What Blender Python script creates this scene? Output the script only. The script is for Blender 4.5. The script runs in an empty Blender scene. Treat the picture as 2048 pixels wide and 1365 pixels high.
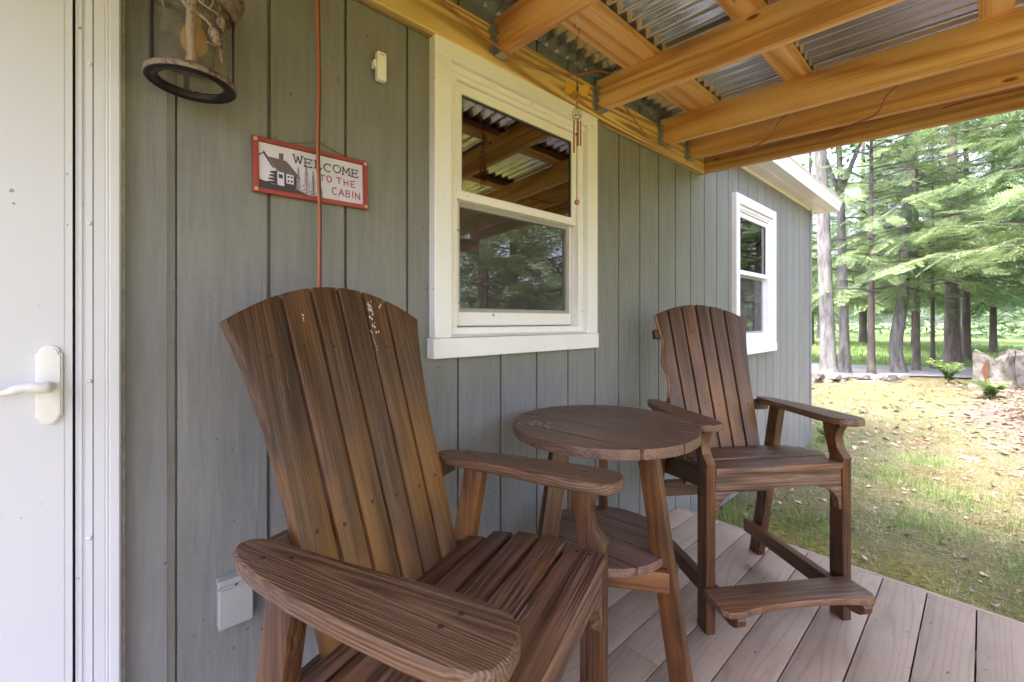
import bpy, bmesh, math, random
import numpy as np
from mathutils import Matrix, Vector
rnd = random.Random(7)
S = bpy.context.scene
COL = S.collection
R = math.radians
# ------------------------------------------------------------------ camera, sky, sun, exposure
cam = bpy.data.cameras.new('camera')
co = bpy.data.objects.new('camera', cam); COL.objects.link(co); S.camera = co
THC = math.atan((1966.5-1024)/858.0)
co.location = (0, -1.2731, 1.153)
co.rotation_euler = (R(90), 0, THC - R(90))
cam.sensor_width = 36.0; cam.lens = 858.0/2048*36
cam.shift_y = -(682.5-640.5)/2048
cam.clip_start = 0.02; cam.clip_end = 500
cam.dof.use_dof = True; cam.dof.focus_distance = 1.25; cam.dof.aperture_fstop = 5.6
w = bpy.data.worlds.new('World'); S.world = w; w.use_nodes = True
wn = w.node_tree; wn.nodes.clear()
SUN_EL, SUN_AZ = R(60), R(288)          # azimuth clockwise from +Y
sky = wn.nodes.new('ShaderNodeTexSky'); sky.sky_type = 'NISHITA'; sky.sun_disc = False
sky.sun_elevation = SUN_EL; sky.sun_rotation = SUN_AZ; sky.air_density = 1.0; sky.dust_density = 4.0; sky.ozone_density = 1.0
hs = wn.nodes.new('ShaderNodeHueSaturation'); hs.inputs['Saturation'].default_value = 0.5
bg = wn.nodes.new('ShaderNodeBackground'); bg.inputs['Strength'].default_value = 0.15
wo = wn.nodes.new('ShaderNodeOutputWorld')
wn.links.new(sky.outputs[0], hs.inputs['Color']); tn = wn.nodes.new('ShaderNodeMix'); tn.data_type = 'RGBA'; tn.blend_type = 'MULTIPLY'; tn.inputs[0].default_value = 1.0; tn.inputs[7].default_value = (1.0, .97, 1.12, 1)
wn.links.new(hs.outputs[0], tn.inputs[6]); wn.links.new(tn.outputs[2], bg.inputs['Color']); wn.links.new(bg.outputs[0], wo.inputs['Surface'])
sl = bpy.data.lights.new('sun', 'SUN'); sl.energy = 1.5; sl.angle = R(16); sl.color = (1, .95, .90)
so = bpy.data.objects.new('sun', sl); COL.objects.link(so)
sd = Vector((math.sin(SUN_AZ)*math.cos(SUN_EL), math.cos(SUN_AZ)*math.cos(SUN_EL), math.sin(SUN_EL)))
so.rotation_euler = sd.to_track_quat('Z', 'Y').to_euler(); so.location = sd*30
S.view_settings.view_transform = 'Standard'; S.view_settings.look = 'None'
S.view_settings.exposure = 3.3; S.view_settings.gamma = 1.0; S.view_settings.use_curve_mapping = False
S.render.engine = 'CYCLES'
S.cycles.max_bounces = 8; S.cycles.diffuse_bounces = 5; S.cycles.glossy_bounces = 4; S.cycles.transparent_max_bounces = 12
S.cycles.caustics_reflective = False; S.cycles.caustics_refractive = False
S.cycles.sample_clamp_indirect = 6.0
try:
    S.cycles.use_denoising = True
except Exception: pass

# ------------------------------------------------------------------ tagging
def tag(o, label=None, cat=None, group=None, kind=None):
    if label: o['label'] = label
    if cat: o['category'] = cat
    if group: o['group'] = group
    if kind: o['kind'] = kind
    return o
def empty(name, loc=(0,0,0), rz=0, **k):
    o = bpy.data.objects.new(name, None); COL.objects.link(o)
    o.location = loc; o.rotation_euler = (0,0,rz); o.empty_display_size = .1
    return tag(o, **k)
def link(name, me, m=None, parent=None, M=None):
    o = bpy.data.objects.new(name, me); COL.objects.link(o)
    if m is not None: me.materials.append(m)
    if parent is not None: o.parent = parent
    if M is not None: o.matrix_local = M
    return o
# ------------------------------------------------------------------ material helpers
class NT:
    def __init__(s, name):
        s.m = bpy.data.materials.new(name); s.m.use_nodes = True
        s.t = s.m.node_tree; s.t.nodes.clear()
        s.out = s.n('ShaderNodeOutputMaterial'); s.b = s.n('ShaderNodeBsdfPrincipled')
        s.l(s.b.outputs[0], s.out.inputs[0])
    def n(s, t, **k):
        x = s.t.nodes.new(t)
        for a, v in k.items(): setattr(x, a, v)
        return x
    def l(s, a, b): s.t.links.new(a, b)
    def coord(s, scale=(1,1,1), rand=True, kind='Object', rot=(0,0,0)):
        tc = s.n('ShaderNodeTexCoord'); src = tc.outputs[kind]
        if rand:
            oi = s.n('ShaderNodeObjectInfo'); mu = s.n('ShaderNodeMath', operation='MULTIPLY'); mu.inputs[1].default_value = 37.0
            s.l(oi.outputs['Random'], mu.inputs[0]); va = s.n('ShaderNodeVectorMath', operation='ADD')
            s.l(src, va.inputs[0]); s.l(mu.outputs[0], va.inputs[1]); src = va.outputs[0]
        mp = s.n('ShaderNodeMapping'); mp.inputs['Scale'].default_value = scale; mp.inputs['Rotation'].default_value = rot
        s.l(src, mp.inputs[0]); return mp.outputs[0]
    def noise(s, vec, scale, detail=3, rough=.55, dist=0):
        x = s.n('ShaderNodeTexNoise'); x.inputs['Scale'].default_value = scale; x.inputs['Detail'].default_value = detail
        x.inputs['Roughness'].default_value = rough; x.inputs['Distortion'].default_value = dist
        s.l(vec, x.inputs['Vector']); return x.outputs[0]
    def ramp(s, fac, stops, interp='LINEAR'):
        x = s.n('ShaderNodeValToRGB'); x.color_ramp.interpolation = interp; e = x.color_ramp.elements
        while len(e) > 1: e.remove(e[-1])
        e[0].position = stops[0][0]; e[0].color = col(stops[0][1])
        for p, c in stops[1:]: q = e.new(p); q.color = col(c)
        s.l(fac, x.inputs[0]); return x.outputs[0]
    def mix(s, fac, a, b, mode='MIX'):
        x = s.n('ShaderNodeMix', data_type='RGBA', blend_type=mode)
        for i, v in ((0, fac), (6, a), (7, b)):
            if isinstance(v, (int, float)): x.inputs[i].default_value = v
            elif isinstance(v, tuple): x.inputs[i].default_value = col(v)
            else: s.l(v, x.inputs[i])
        return x.outputs[2]
    def math(s, op, a, b=0.0, c=0.0, clamp=False):
        x = s.n('ShaderNodeMath', operation=op); x.use_clamp = clamp
        for i, v in enumerate((a, b, c)):
            if isinstance(v, (int, float)): x.inputs[i].default_value = v
            else: s.l(v, x.inputs[i])
        return x.outputs[0]
    def bump(s, h, strength=.3, dist=.002, prev=None):
        x = s.n('ShaderNodeBump'); x.inputs['Strength'].default_value = strength; x.inputs['Distance'].default_value = dist
        s.l(h, x.inputs['Height'])
        if prev is not None: s.l(prev, x.inputs['Normal'])
        return x.outputs[0]
    def set(s, **k):
        for a, v in k.items():
            i = s.b.inputs[a.replace('_', ' ')]
            if isinstance(v, (int, float)): i.default_value = v
            elif isinstance(v, tuple): i.default_value = col(v)
            else: s.l(v, i)
        return s.m
def col(c):
    if isinstance(c, (int, float)): return (c, c, c, 1)
    return (c[0], c[1], c[2], 1)

def wood(name, dark, mid, light, rings=26, fine=1.0, rough=.6, bump=.35, patch=None, knots=False, wear=None, spec=.5, grad=False, vary=.30, low=(.28, 7, 7), ring=.16, blot=.3):
    t = NT(name)
    v = t.coord(low); n = t.noise(v, 1.0, 1, .4, .12)
    g = t.math('MULTIPLY', n, rings); g = t.math('FRACT', g)
    g = t.math('PINGPONG', t.math('MULTIPLY', g, 2.0), 1.0)
    vf = t.coord((4.0, 300, 300)); f = t.noise(vf, 1.0, 3, .6)
    vb = t.coord((1.3, 9, 9)); b = t.noise(vb, 1.0, 4, .65)
    k = t.math('ADD', t.math('MULTIPLY', g, ring), t.math('MULTIPLY', f, 1-ring))
    c = t.ramp(k, [(.33, dark), (.48, mid), (.64, light)])
    c = t.mix(t.ramp(b, [(.42, 0.0), (.66, blot)]), c, dark, 'MIX')
    if patch:
        vp = t.coord((2.2, 5, 5)); p = t.noise(vp, 1.0, 3, .55)
        pf = t.ramp(p, [(.5, 0.0), (.72, .75)])
        if grad:
            sx = t.n('ShaderNodeSeparateXYZ'); t.l(t.coord((1,1,1), False), sx.inputs[0])
            pf = t.math('MULTIPLY', t.ramp(p, [(.40, 0.0), (.62, .85)]), t.ramp(sx.outputs[0], [(.30, 1.0), (.62, .12)]))
        c = t.mix(pf, c, patch)
    if knots:
        vk = t.coord((3.2, 9, 9)); vo = t.n('ShaderNodeTexVoronoi'); vo.inputs['Scale'].default_value = 1.0
        t.l(vk, vo.inputs['Vector'])
        c = t.mix(t.ramp(vo.outputs['Distance'], [(.045, .9), (.065, .5), (.09, 0.0)]), c, knots)
    if wear:
        vw = t.coord((4, 60, 60)); q = t.noise(vw, 1.0, 5, .7)
        c = t.mix(t.ramp(q, [(.62, 0.0), (.72, .6)]), c, wear)
    oi = t.n('ShaderNodeObjectInfo'); hv = t.n('ShaderNodeHueSaturation'); t.l(c, hv.inputs['Color'])
    t.l(t.math('ADD', t.math('MULTIPLY', oi.outputs['Random'], vary), 1-vary/2), hv.inputs['Value']); c = hv.outputs[0]
    hgt = t.math('ADD', t.math('MULTIPLY', f, .7), t.math('MULTIPLY', g, .3))
    rg = t.math('ADD', t.math('MULTIPLY', f, .35), rough-.17)
    t.set(Base_Color=c, Roughness=rg, Normal=t.bump(hgt, bump, .0025), Specular_IOR_Level=spec)
    return t.m
def paint(name, c, rough=.45, grime=(.35,.33,.30), amt=.12, scale=3.0, bump=.05, speck=True):
    t = NT(name); v = t.coord((1,1,1), False)
    n = t.noise(v, scale, 5, .65); n2 = t.noise(v, 160, 2, .5)
    cc = t.mix(t.math('MULTIPLY', t.ramp(n, [(.4, 0.0), (.75, 1.0)]), amt), c, grime)
    if speck:
        n3 = t.noise(v, 55, 1, .3)
        cc = t.mix(t.ramp(n3, [(.775, 0.0), (.79, .7)]), cc, tuple(x*.25 for x in grime))
    return t.set(Base_Color=cc, Roughness=rough, Normal=t.bump(n2, bump, .001))
def plain(name, c, rough=.5, metal=0.0, **k):
    t = NT(name); v = t.coord((1,1,1)); n = t.noise(v, 40, 3, .6)
    cc = t.mix(t.math('MULTIPLY', n, .35), c, tuple(x*.55 for x in c))
    return t.set(Base_Color=cc, Roughness=rough, Metallic=metal, Normal=t.bump(n, .08, .001), **k)

CH = dict(dark=(.024,.010,.005), mid=(.092,.042,.025), light=(.205,.115,.078))
M = {}
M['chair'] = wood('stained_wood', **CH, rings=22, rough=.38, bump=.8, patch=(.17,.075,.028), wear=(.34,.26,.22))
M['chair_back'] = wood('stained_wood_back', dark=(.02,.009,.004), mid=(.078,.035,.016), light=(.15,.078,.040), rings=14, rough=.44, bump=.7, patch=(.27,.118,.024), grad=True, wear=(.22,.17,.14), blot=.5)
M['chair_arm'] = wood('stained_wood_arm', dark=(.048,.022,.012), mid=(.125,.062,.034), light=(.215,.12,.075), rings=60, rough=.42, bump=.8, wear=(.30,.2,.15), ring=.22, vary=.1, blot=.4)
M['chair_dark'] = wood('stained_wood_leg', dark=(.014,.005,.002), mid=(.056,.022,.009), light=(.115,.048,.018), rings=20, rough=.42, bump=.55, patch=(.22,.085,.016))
M['table'] = wood('table_wood', ring=.1, dark=(.06,.03,.021), mid=(.13,.071,.049), light=(.205,.125,.094), rings=14, rough=.38, bump=.6, wear=(.27,.2,.17))
M['torn'] = wood('torn_wood', dark=(.2,.08,.03), mid=(.42,.2,.09), light=(.55,.3,.16), rings=14, rough=.8, bump=.8)
FB = dict(low=(.22, 5, 5), vary=.12, blot=.22)
M['fir'] = wood('fir_lumber', dark=(.50,.22,.075), mid=(.74,.41,.16), light=(.85,.55,.27), ring=.3, rings=11, rough=.62, bump=.1, knots=(.14,.045,.015), **FB)
M['fir_pale'] = wood('fir_lumber_pale', dark=(.54,.26,.10), mid=(.77,.45,.20), light=(.86,.58,.31), ring=.3, rings=9, rough=.62, bump=.1, knots=(.16,.05,.018), **FB)
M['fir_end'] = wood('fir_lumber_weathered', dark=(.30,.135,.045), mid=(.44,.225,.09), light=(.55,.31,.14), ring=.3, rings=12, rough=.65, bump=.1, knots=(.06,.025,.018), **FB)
M['treated'] = wood('treated_lumber', dark=(.28,.155,.05), mid=(.56,.36,.14), light=(.70,.49,.22), rings=18, rough=.6, bump=.2, patch=(.42,.30,.09), low=(.22,6,6), ring=.7, vary=.1)
# siding
def siding(name, c, c2):
    t = NT(name)
    v = t.coord((55, 55, 4)); f = t.noise(v, 1.0, 4, .6)            # vertical fibre
    v2 = t.coord((7, 7, 170), rot=(0, R(6), 0)); s = t.noise(v2, 1.0, 2, .5)       # saw marks
    v3 = t.coord((2.2, 2.2, 1.1)); b = t.noise(v3, 1.0, 4, .6)
    v4 = t.coord((30, 30, 2.5)); q = t.noise(v4, 1.0, 3, .6, 1.5)
    cc = t.mix(t.ramp(b, [(.35, 0.0), (.7, 1.0)]), c, c2)
    cc = t.mix(t.ramp(f, [(.25, .4), (.6, 0.0)]), cc, tuple(x*.55 for x in c))
    cc = t.mix(t.ramp(s, [(.3, .16), (.5, 0.0), (.8, .08)]), cc, tuple(x*.66 for x in c2))
    v5 = t.coord((1,1,1)); d = t.noise(v5, 60, 1, .3)
    cc = t.mix(t.ramp(d, [(.765, 0.0), (.785, .8)]), cc, (.06,.05,.04))
    h = t.math('ADD', t.math('MULTIPLY', f, .5), t.math('ADD', t.math('MULTIPLY', s, .45), t.math('MULTIPLY', q, .7)))
    rr = t.math('ADD', t.math('MULTIPLY', q, .2), .38)
    return t.set(Base_Color=cc, Roughness=rr, Normal=t.bump(h, .8, .003), Specular_IOR_Level=.55)
M['siding'] = siding('painted_siding', (.164,.167,.166), (.207,.208,.209))
M['groove'] = siding('siding_groove_shade', (.12,.12,.108), (.15,.148,.138))  # same siding paint darkened, groove shade put into the colour
M['white'] = paint('white_trim', (.76,.77,.82), .42)
M['vinyl'] = paint('white_vinyl', (.78,.78,.82), .35, (.45,.36,.25), .18)
M['door'] = paint('white_door', (.575,.585,.635), .38, (.4,.4,.4), .08, 2.0)
M['alum'] = paint('white_aluminium', (.72,.70,.70), .35, (.4,.35,.25), .2)
M['whiteplastic'] = plain('white_plastic', (.78,.77,.76), .35)
M['boxgrey'] = paint('grey_painted_box', (.30,.31,.31), .5, (.2,.2,.2), .2)
M['caulk'] = paint('dirty_caulk', (.45,.42,.38), .8, (.1,.09,.08), .6, 30)
M['black'] = plain('black_gap', (.01,.01,.014), .8)
M['galv'] = plain('galvanised_steel', (.42,.45,.50), .42, .85)
M['screw'] = plain('screw_steel', (.045,.03,.02), .5, .3)
M['whitescrew'] = plain('white_screw', (.7,.68,.66), .35)
def metal_roof():
    t = NT('corrugated_metal'); v = t.coord((1,1,1)); n = t.noise(v, 3, 4, .6); n2 = t.noise(v, 90, 3, .6)
    c = t.ramp(n, [(.3, (.66,.70,.76)), (.7, (.84,.87,.92))])
    return t.set(Base_Color=c, Metallic=.85, Roughness=t.math('ADD', t.math('MULTIPLY', n2, .12), .12))
M['metal'] = metal_roof()
def composite():
    t = NT('composite_deck')
    n = t.noise(t.coord((.55, 5.0, 5.0)), 1.0, 1, .5, .2)
    g = t.math('PINGPONG', t.math('MULTIPLY', n, 34), 1.0)
    b = t.noise(t.coord((1,1,1)), 5, 4, .6); f = t.noise(t.coord((6,190,190)), 1.0, 3, .6)
    c = t.mix(t.ramp(b, [(.3, 0.0), (.75, 1.0)]), (.335,.243,.18), (.395,.297,.228))
    c = t.mix(t.ramp(g, [(.05, .42), (.35, 0.0)]), c, (.21,.15,.13))
    c = t.mix(t.ramp(f, [(.3, .25), (.6, 0.0)]), c, (.2,.14,.12))
    s = t.noise(t.coord((1,1,1)), 45, 1, .3); c = t.mix(t.ramp(s, [(.76, 0.0), (.78, .8)]), c, (.05,.035,.03))
    return t.set(Base_Color=c, Roughness=.52, Normal=t.bump(t.math('ADD', g, f), .16, .001))
M['deck'] = composite()
def glassmat(name, ior=3.1, tint=(.9,.95,.93)):
    t = NT(name); t.t.nodes.remove(t.b)
    tr = t.n('ShaderNodeBsdfTransparent'); tr.inputs[0].default_value = col(tint)
    gl = t.n('ShaderNodeBsdfGlossy'); gl.inputs['Roughness'].default_value = .012
    fr = t.n('ShaderNodeFresnel'); fr.inputs[0].default_value = ior
    ms = t.n('ShaderNodeMixShader'); t.l(fr.outputs[0], ms.inputs[0]); t.l(tr.outputs[0], ms.inputs[1]); t.l(gl.outputs[0], ms.inputs[2])
    t.l(ms.outputs[0], t.out.inputs[0]); return t.m
M['glass'] = glassmat('window_glass')
def screenmat():
    t = NT('insect_screen'); t.t.nodes.remove(t.b)
    tr = t.n('ShaderNodeBsdfTransparent'); d = t.n('ShaderNodeBsdfDiffuse'); d.inputs[0].default_value = col((.10,.095,.09))
    ms = t.n('ShaderNodeMixShader'); ms.inputs[0].default_value = .40; t.l(tr.outputs[0], ms.inputs[1]); t.l(d.outputs[0], ms.inputs[2])
    t.l(ms.outputs[0], t.out.inputs[0]); return t.m
M['screen'] = screenmat()
def lampglass():
    t = NT('lamp_glass'); t.t.nodes.remove(t.b)
    tr = t.n('ShaderNodeBsdfTransparent'); tr.inputs[0].default_value = col((.86,.82,.72))
    d = t.n('ShaderNodeBsdfPrincipled'); d.inputs['Base Color'].default_value = col((.42,.38,.31)); d.inputs['Roughness'].default_value = .15
    n = t.noise(t.coord((1,1,1)), 60, 4, .7); fac = t.ramp(n, [(.35, .12), (.75, .36)])
    ms = t.n('ShaderNodeMixShader'); t.l(fac, ms.inputs[0]); t.l(tr.outputs[0], ms.inputs[1]); t.l(d.outputs[0], ms.inputs[2])
    t.l(ms.outputs[0], t.out.inputs[0]); return t.m
M['lampglass'] = lampglass()
def lampmetal(name, a, b):
    t = NT(name); n = t.noise(t.coord((1,1,1)), 70, 5, .75); n2 = t.noise(t.coord((220,220,25)), 1, 3, .6)
    k = t.math('ADD', t.math('MULTIPLY', n, .6), t.math('MULTIPLY', n2, .4))
    return t.set(Base_Color=t.ramp(k, [(.40, a), (.50, b)]), Roughness=.5, Metallic=.1, Normal=t.bump(n, .3, .001))
M['lampmetal'] = lampmetal('lantern_bronze', (.022,.015,.017), (.21,.155,.12))
M['lampcast'] = lampmetal('lantern_cast_tan', (.045,.033,.03), (.29,.22,.17))  # tan relief of the casting, mottled with dark bronze
M['lampdark'] = plain('lantern_dark', (.018,.014,.015), .45, .3)
M['amber'] = plain('amber_bulb', (.50,.25,.04), .25)
M['copper'] = plain('copper', (.55,.20,.11), .32, .85)
M['bronze'] = plain('dark_bronze_wire', (.13,.07,.045), .45, .6)
M['butter'] = plain('amber_resin', (.60,.33,.05), .3)
M['cord'] = plain('orange_cord', (.38,.13,.055), .5)
M['cord2'] = plain('brown_cord', (.10,.035,.02), .5)
M['signred'] = wood('sign_red', dark=(.17,.022,.02), mid=(.26,.036,.034), light=(.33,.06,.052), rings=10, rough=.5, bump=.15)
M['signwhite'] = paint('sign_print', (.56,.555,.70), .4, (.42,.42,.52), .5, 14, .02, False)
M['ink'] = plain('sign_ink_black', (.045,.035,.05), .5)
M['inkroof'] = plain('sign_ink_grey', (.12,.09,.11), .5)
M['inkred'] = plain('sign_ink_crimson', (.33,.025,.09), .5)
M['inkpurple'] = plain('sign_ink_purple', (.20,.14,.21), .5)
M['tan'] = plain('sign_corner', (.52,.36,.27), .5)
M['brass'] = plain('brass', (.65,.38,.08), .3, .9)
M['curtain'] = plain('curtain_cloth', (.45,.44,.44), .9)
M['room'] = plain('room_wall', (.32,.30,.28), .9)
M['roofing'] = plain('roof_shingle', (.09,.09,.09), .9)
M['concrete'] = plain('foundation_block', (.3,.29,.27), .9)
M['deadleaf'] = plain('dead_leaf', (.30,.19,.155), .7)
M['dropping'] = plain('bird_dropping', (.62,.58,.55), .8)
def leafmat(name, a, b, trans=.45, sc=.9):
    t = NT(name); v = t.coord((1,1,1)); n = t.noise(v, sc, 3, .6); n2 = t.noise(v, 9, 2, .6)
    k = t.math('ADD', t.math('MULTIPLY', n, .6), t.math('MULTIPLY', n2, .4))
    c = t.ramp(k, [(.38, a), (.6, b)])
    t.set(Base_Color=c, Roughness=.6, Specular_IOR_Level=.3)
    tl = t.n('ShaderNodeBsdfTranslucent'); t.l(c, tl.inputs[0]); ms = t.n('ShaderNodeMixShader'); ms.inputs[0].default_value = trans
    t.l(t.b.outputs[0], ms.inputs[1]); t.l(tl.outputs[0], ms.inputs[2]); t.l(ms.outputs[0], t.out.inputs[0]); return t.m
M['hemlock'] = leafmat('hemlock_needles', (.085,.14,.06), (.31,.41,.18))  # needle tones paled to stand in for haze
M['hemlock_dark'] = leafmat('hemlock_needles_dark', (.07,.115,.06), (.24,.33,.165))
M['maple'] = leafmat('broad_leaves', (.07,.15,.03), (.15,.26,.06))
M['fern'] = leafmat('fern_leaves', (.13,.21,.055), (.29,.38,.13))
M['grass'] = leafmat('grass_blades', (.09,.17,.035), (.26,.33,.11), .35, .7)
def bark(name, a, b, sc=(9,9,2.2)):
    t = NT(name); v = t.coord(sc); n = t.noise(v, 1, 5, .65); m = t.noise(t.coord((1,1,1)), 2.0, 4, .6)
    c = t.ramp(n, [(.32, a), (.62, b)]); c = t.mix(t.ramp(m, [(.55, 0.0), (.75, .5)]), c, (.13,.16,.07))
    return t.set(Base_Color=c, Roughness=.9, Normal=t.bump(n, .8, .02))
M['bark_pale'] = bark('pale_bark', (.035,.033,.03), (.15,.143,.14))
M['bark_brown'] = bark('brown_bark', (.06,.045,.04), (.16,.125,.115))
M['bark_dark'] = bark('dark_bark', (.045,.036,.032), (.12,.095,.085))  # dark trunks lightened in colour, in place of haze
M['stone'] = plain('field_stone', (.13,.115,.10), .85)
M['stone2'] = plain('pale_field_stone', (.22,.19,.155), .85)
M['stumpwood'] = bark('stump_bark', (.035,.028,.022), (.21,.185,.16), (7,7,7))
M['stumpcore'] = wood('stump_core', dark=(.05,.018,.006), mid=(.10,.04,.016), light=(.18,.09,.045), rings=12, rough=.9)
M['road'] = plain('pale_gravel_road', (.22,.215,.22), .95)
def ground():
    t = NT('lawn'); v = t.coord((1,1,1), False)
    a = t.noise(v, .7, 5, .65); b = t.noise(v, 3.2, 5, .7); c_ = t.noise(v, 28, 4, .7); d = t.noise(v, 120, 3, .6)
    k = t.math('ADD', t.math('MULTIPLY', a, .35), t.math('ADD', t.math('MULTIPLY', b, .35), t.math('MULTIPLY', c_, .3)))
    c = t.ramp(k, [(.34, (.06,.045,.035)), (.42, (.13,.10,.065)), (.46, (.17,.15,.05)), (.50, (.25,.21,.125)), (.54, (.12,.14,.045)), (.58, (.27,.235,.155)), (.66, (.12,.15,.05))])
    c = t.mix(t.ramp(d, [(.35, .45), (.6, 0.0)]), c, (.06,.05,.03))
    sp = t.n('ShaderNodeSeparateXYZ'); t.l(v, sp.inputs[0])
    # bare dirt near the mound on the right
    mx = t.math('SUBTRACT', sp.outputs[0], 9.0); my = t.math('SUBTRACT', sp.outputs[1], -2.6)
    dd = t.math('ADD', t.math('MULTIPLY', t.math('MULTIPLY', mx, mx), .055), t.math('MULTIPLY', t.math('MULTIPLY', my, my), .32))
    dd = t.math('ADD', dd, t.math('MULTIPLY', t.math('SUBTRACT', b, .5), 1.8))
    dirt = t.ramp(d, [(.3, (.10,.07,.055)), (.55, (.19,.135,.11)), (.72, (.34,.25,.2))])
    c = t.mix(t.ramp(dd, [(.55, .9), (1.0, 0.0)]), c, dirt)
    # moss band along the deck edge
    ms = t.math('ADD', sp.outputs[0], t.math('MULTIPLY', b, 1.2))
    c = t.mix(t.ramp(t.math('MULTIPLY', ms, .1), [(.33, .75), (.42, 0.0)]), c, t.ramp(c_, [(.35, (.14,.12,.02)), (.6, (.40,.37,.045))]))
    # fresh green grass beyond the trees
    c = t.mix(t.ramp(t.math('MULTIPLY', sp.outputs[0], .01), [(.135, 0.0), (.165, .9)]), c, t.ramp(b, [(.35, (.12,.19,.06)), (.65, (.20,.28,.105))]))
    h = t.math('ADD', c_, d)
    return t.set(Base_Color=c, Roughness=.95, Normal=t.bump(h, .9, .03), Specular_IOR_Level=.1)
M['lawn'] = ground()

# ------------------------------------------------------------------ mesh helpers
def outline_mesh(name, pts, th, bev=.003, seg=2, smooth=True, holes=None):
    """prism: outline in local XY, thickness along Z centred on 0"""
    bm = bmesh.new()
    vs = [bm.verts.new((x, y, -th/2)) for x, y in pts]
    f = bm.faces.new(vs); f.normal_update()
    r = bmesh.ops.extrude_face_region(bm, geom=[f])
    bmesh.ops.translate(bm, vec=(0,0,th), verts=[v for v in r['geom'] if isinstance(v, bmesh.types.BMVert)])
    bmesh.ops.recalc_face_normals(bm, faces=bm.faces)
    if bev > 0:
        ed = [e for e in bm.edges if e.calc_face_angle(0) > R(25)]
        try: bmesh.ops.bevel(bm, geom=ed, offset=bev, segments=seg, profile=.6, affect='EDGES', clamp_overlap=True)
        except Exception: pass
    me = bpy.data.meshes.new(name); bm.to_mesh(me); bm.free()
    if smooth and bev > 0:
        rct = len(pts) <= 4
        for p in me.polygons:
            n = p.normal; big = max(abs(n.x), abs(n.y), abs(n.z)) if rct else abs(n.z)
            p.use_smooth = big < .9999
        try: me.set_sharp_from_angle(angle=R(34))
        except Exception: pass
    return me
def frame(o, x, y):
    x = Vector(x).normalized(); y = Vector(y); z = x.cross(y).normalized(); y = z.cross(x).normalized()
    m = Matrix((x, y, z)).transposed().to_4x4(); m.translation = Vector(o); return m
def board(name, pts, th, o, x, y, m, parent=None, bev=.003, seg=2):
    return link(name, outline_mesh(name, pts, th, bev, seg), m, parent, frame(o, x, y))
def rect(L, W): return [(-L/2,-W/2),(L/2,-W/2),(L/2,W/2),(-L/2,W/2)]
AX = {'x': ((1,0,0),(0,1,0)), 'y': ((0,1,0),(0,0,1)), 'z': ((0,0,1),(1,0,0))}
def box(name, x0, x1, y0, y1, z0, z1, m, parent=None, bev=.002, ax='x', seg=1):
    c = ((x0+x1)/2, (y0+y1)/2, (z0+z1)/2); d = {'x': x1-x0, 'y': y1-y0, 'z': z1-z0}
    X, Y = AX[ax]; yy = {'x': 'y', 'y': 'z', 'z': 'x'}[ax]; zz = {'x': 'z', 'y': 'x', 'z': 'y'}[ax]
    return board(name, rect(d[ax], d[yy]), d[zz], c, X, Y, m, parent, bev, seg)
def beam(name, p0, p1, wid, th, m, parent=None, bev=.003, up=(0,0,1)):
    """bar from p0 to p1; wid measured along 'up' direction, th across"""
    p0 = Vector(p0); p1 = Vector(p1); L = (p1-p0).length
    return board(name, rect(L, wid), th, (p0+p1)/2, p1-p0, up, m, parent, bev)
def boxes_mesh(name, bl, m, parent=None):
    vs = []; fs = []
    for x0,x1,y0,y1,z0,z1 in bl:
        b = len(vs); vs += [(x0,y0,z0),(x1,y0,z0),(x1,y1,z0),(x0,y1,z0),(x0,y0,z1),(x1,y0,z1),(x1,y1,z1),(x0,y1,z1)]
        fs += [tuple(b+i for i in q) for q in ((0,3,2,1),(4,5,6,7),(0,1,5,4),(1,2,6,5),(2,3,7,6),(3,0,4,7))]
    me = bpy.data.meshes.new(name); me.from_pydata(vs, [], fs); return link(name, me, m, parent)
def tube_data(pts, rad, sides=8, cap=True):
    pts = [Vector(p) for p in pts]; n = len(pts)
    if not hasattr(rad, '__len__'): rad = [rad]*n
    V = []; F = []; ref = Vector((0,0,1)); prev = None
    for i in range(n):
        t = (pts[min(i+1,n-1)]-pts[max(i-1,0)]).normalized()
        if prev is None:
            a = t.cross(ref) if abs(t.z) < .95 else t.cross(Vector((1,0,0)))
        else: a = prev - t*prev.dot(t)
        a.normalize(); prev = a; b = t.cross(a)
        for k in range(sides):
            an = 2*math.pi*k/sides; V.append(tuple(pts[i] + (a*math.cos(an)+b*math.sin(an))*rad[i]))
    for i in range(n-1):
        for k in range(sides):
            q = i*sides; F.append((q+k, q+(k+1)%sides, q+sides+(k+1)%sides, q+sides+k))
    if cap:
        F.append(tuple(range(sides-1,-1,-1))); F.append(tuple((n-1)*sides+k for k in range(sides)))
    return V, F
def joined(name, parts, m, parent=None, smooth=True):
    V = []; F = []
    for v, f in parts:
        b = len(V); V += v; F += [tuple(b+i for i in q) for q in f]
    me = bpy.data.meshes.new(name); me.from_pydata(V, [], F)
    if smooth:
        for p in me.polygons: p.use_smooth = True
        try: me.set_sharp_from_angle(angle=R(50))
        except Exception: pass
    return link(name, me, m, parent)
def smoothpath(pts, k=6):
    out = []; P = [Vector(p) for p in pts]; n = len(P)
    for i in range(n-1):
        a, b, c, d = P[max(i-1,0)], P[i], P[i+1], P[min(i+2,n-1)]
        for j in range(k):
            t = j/k; out.append(.5*((2*b)+(c-a)*t+(2*a-5*b+4*c-d)*t*t+(3*b-a-3*c+d)*t**3))
    out.append(P[-1]); return out
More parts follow.
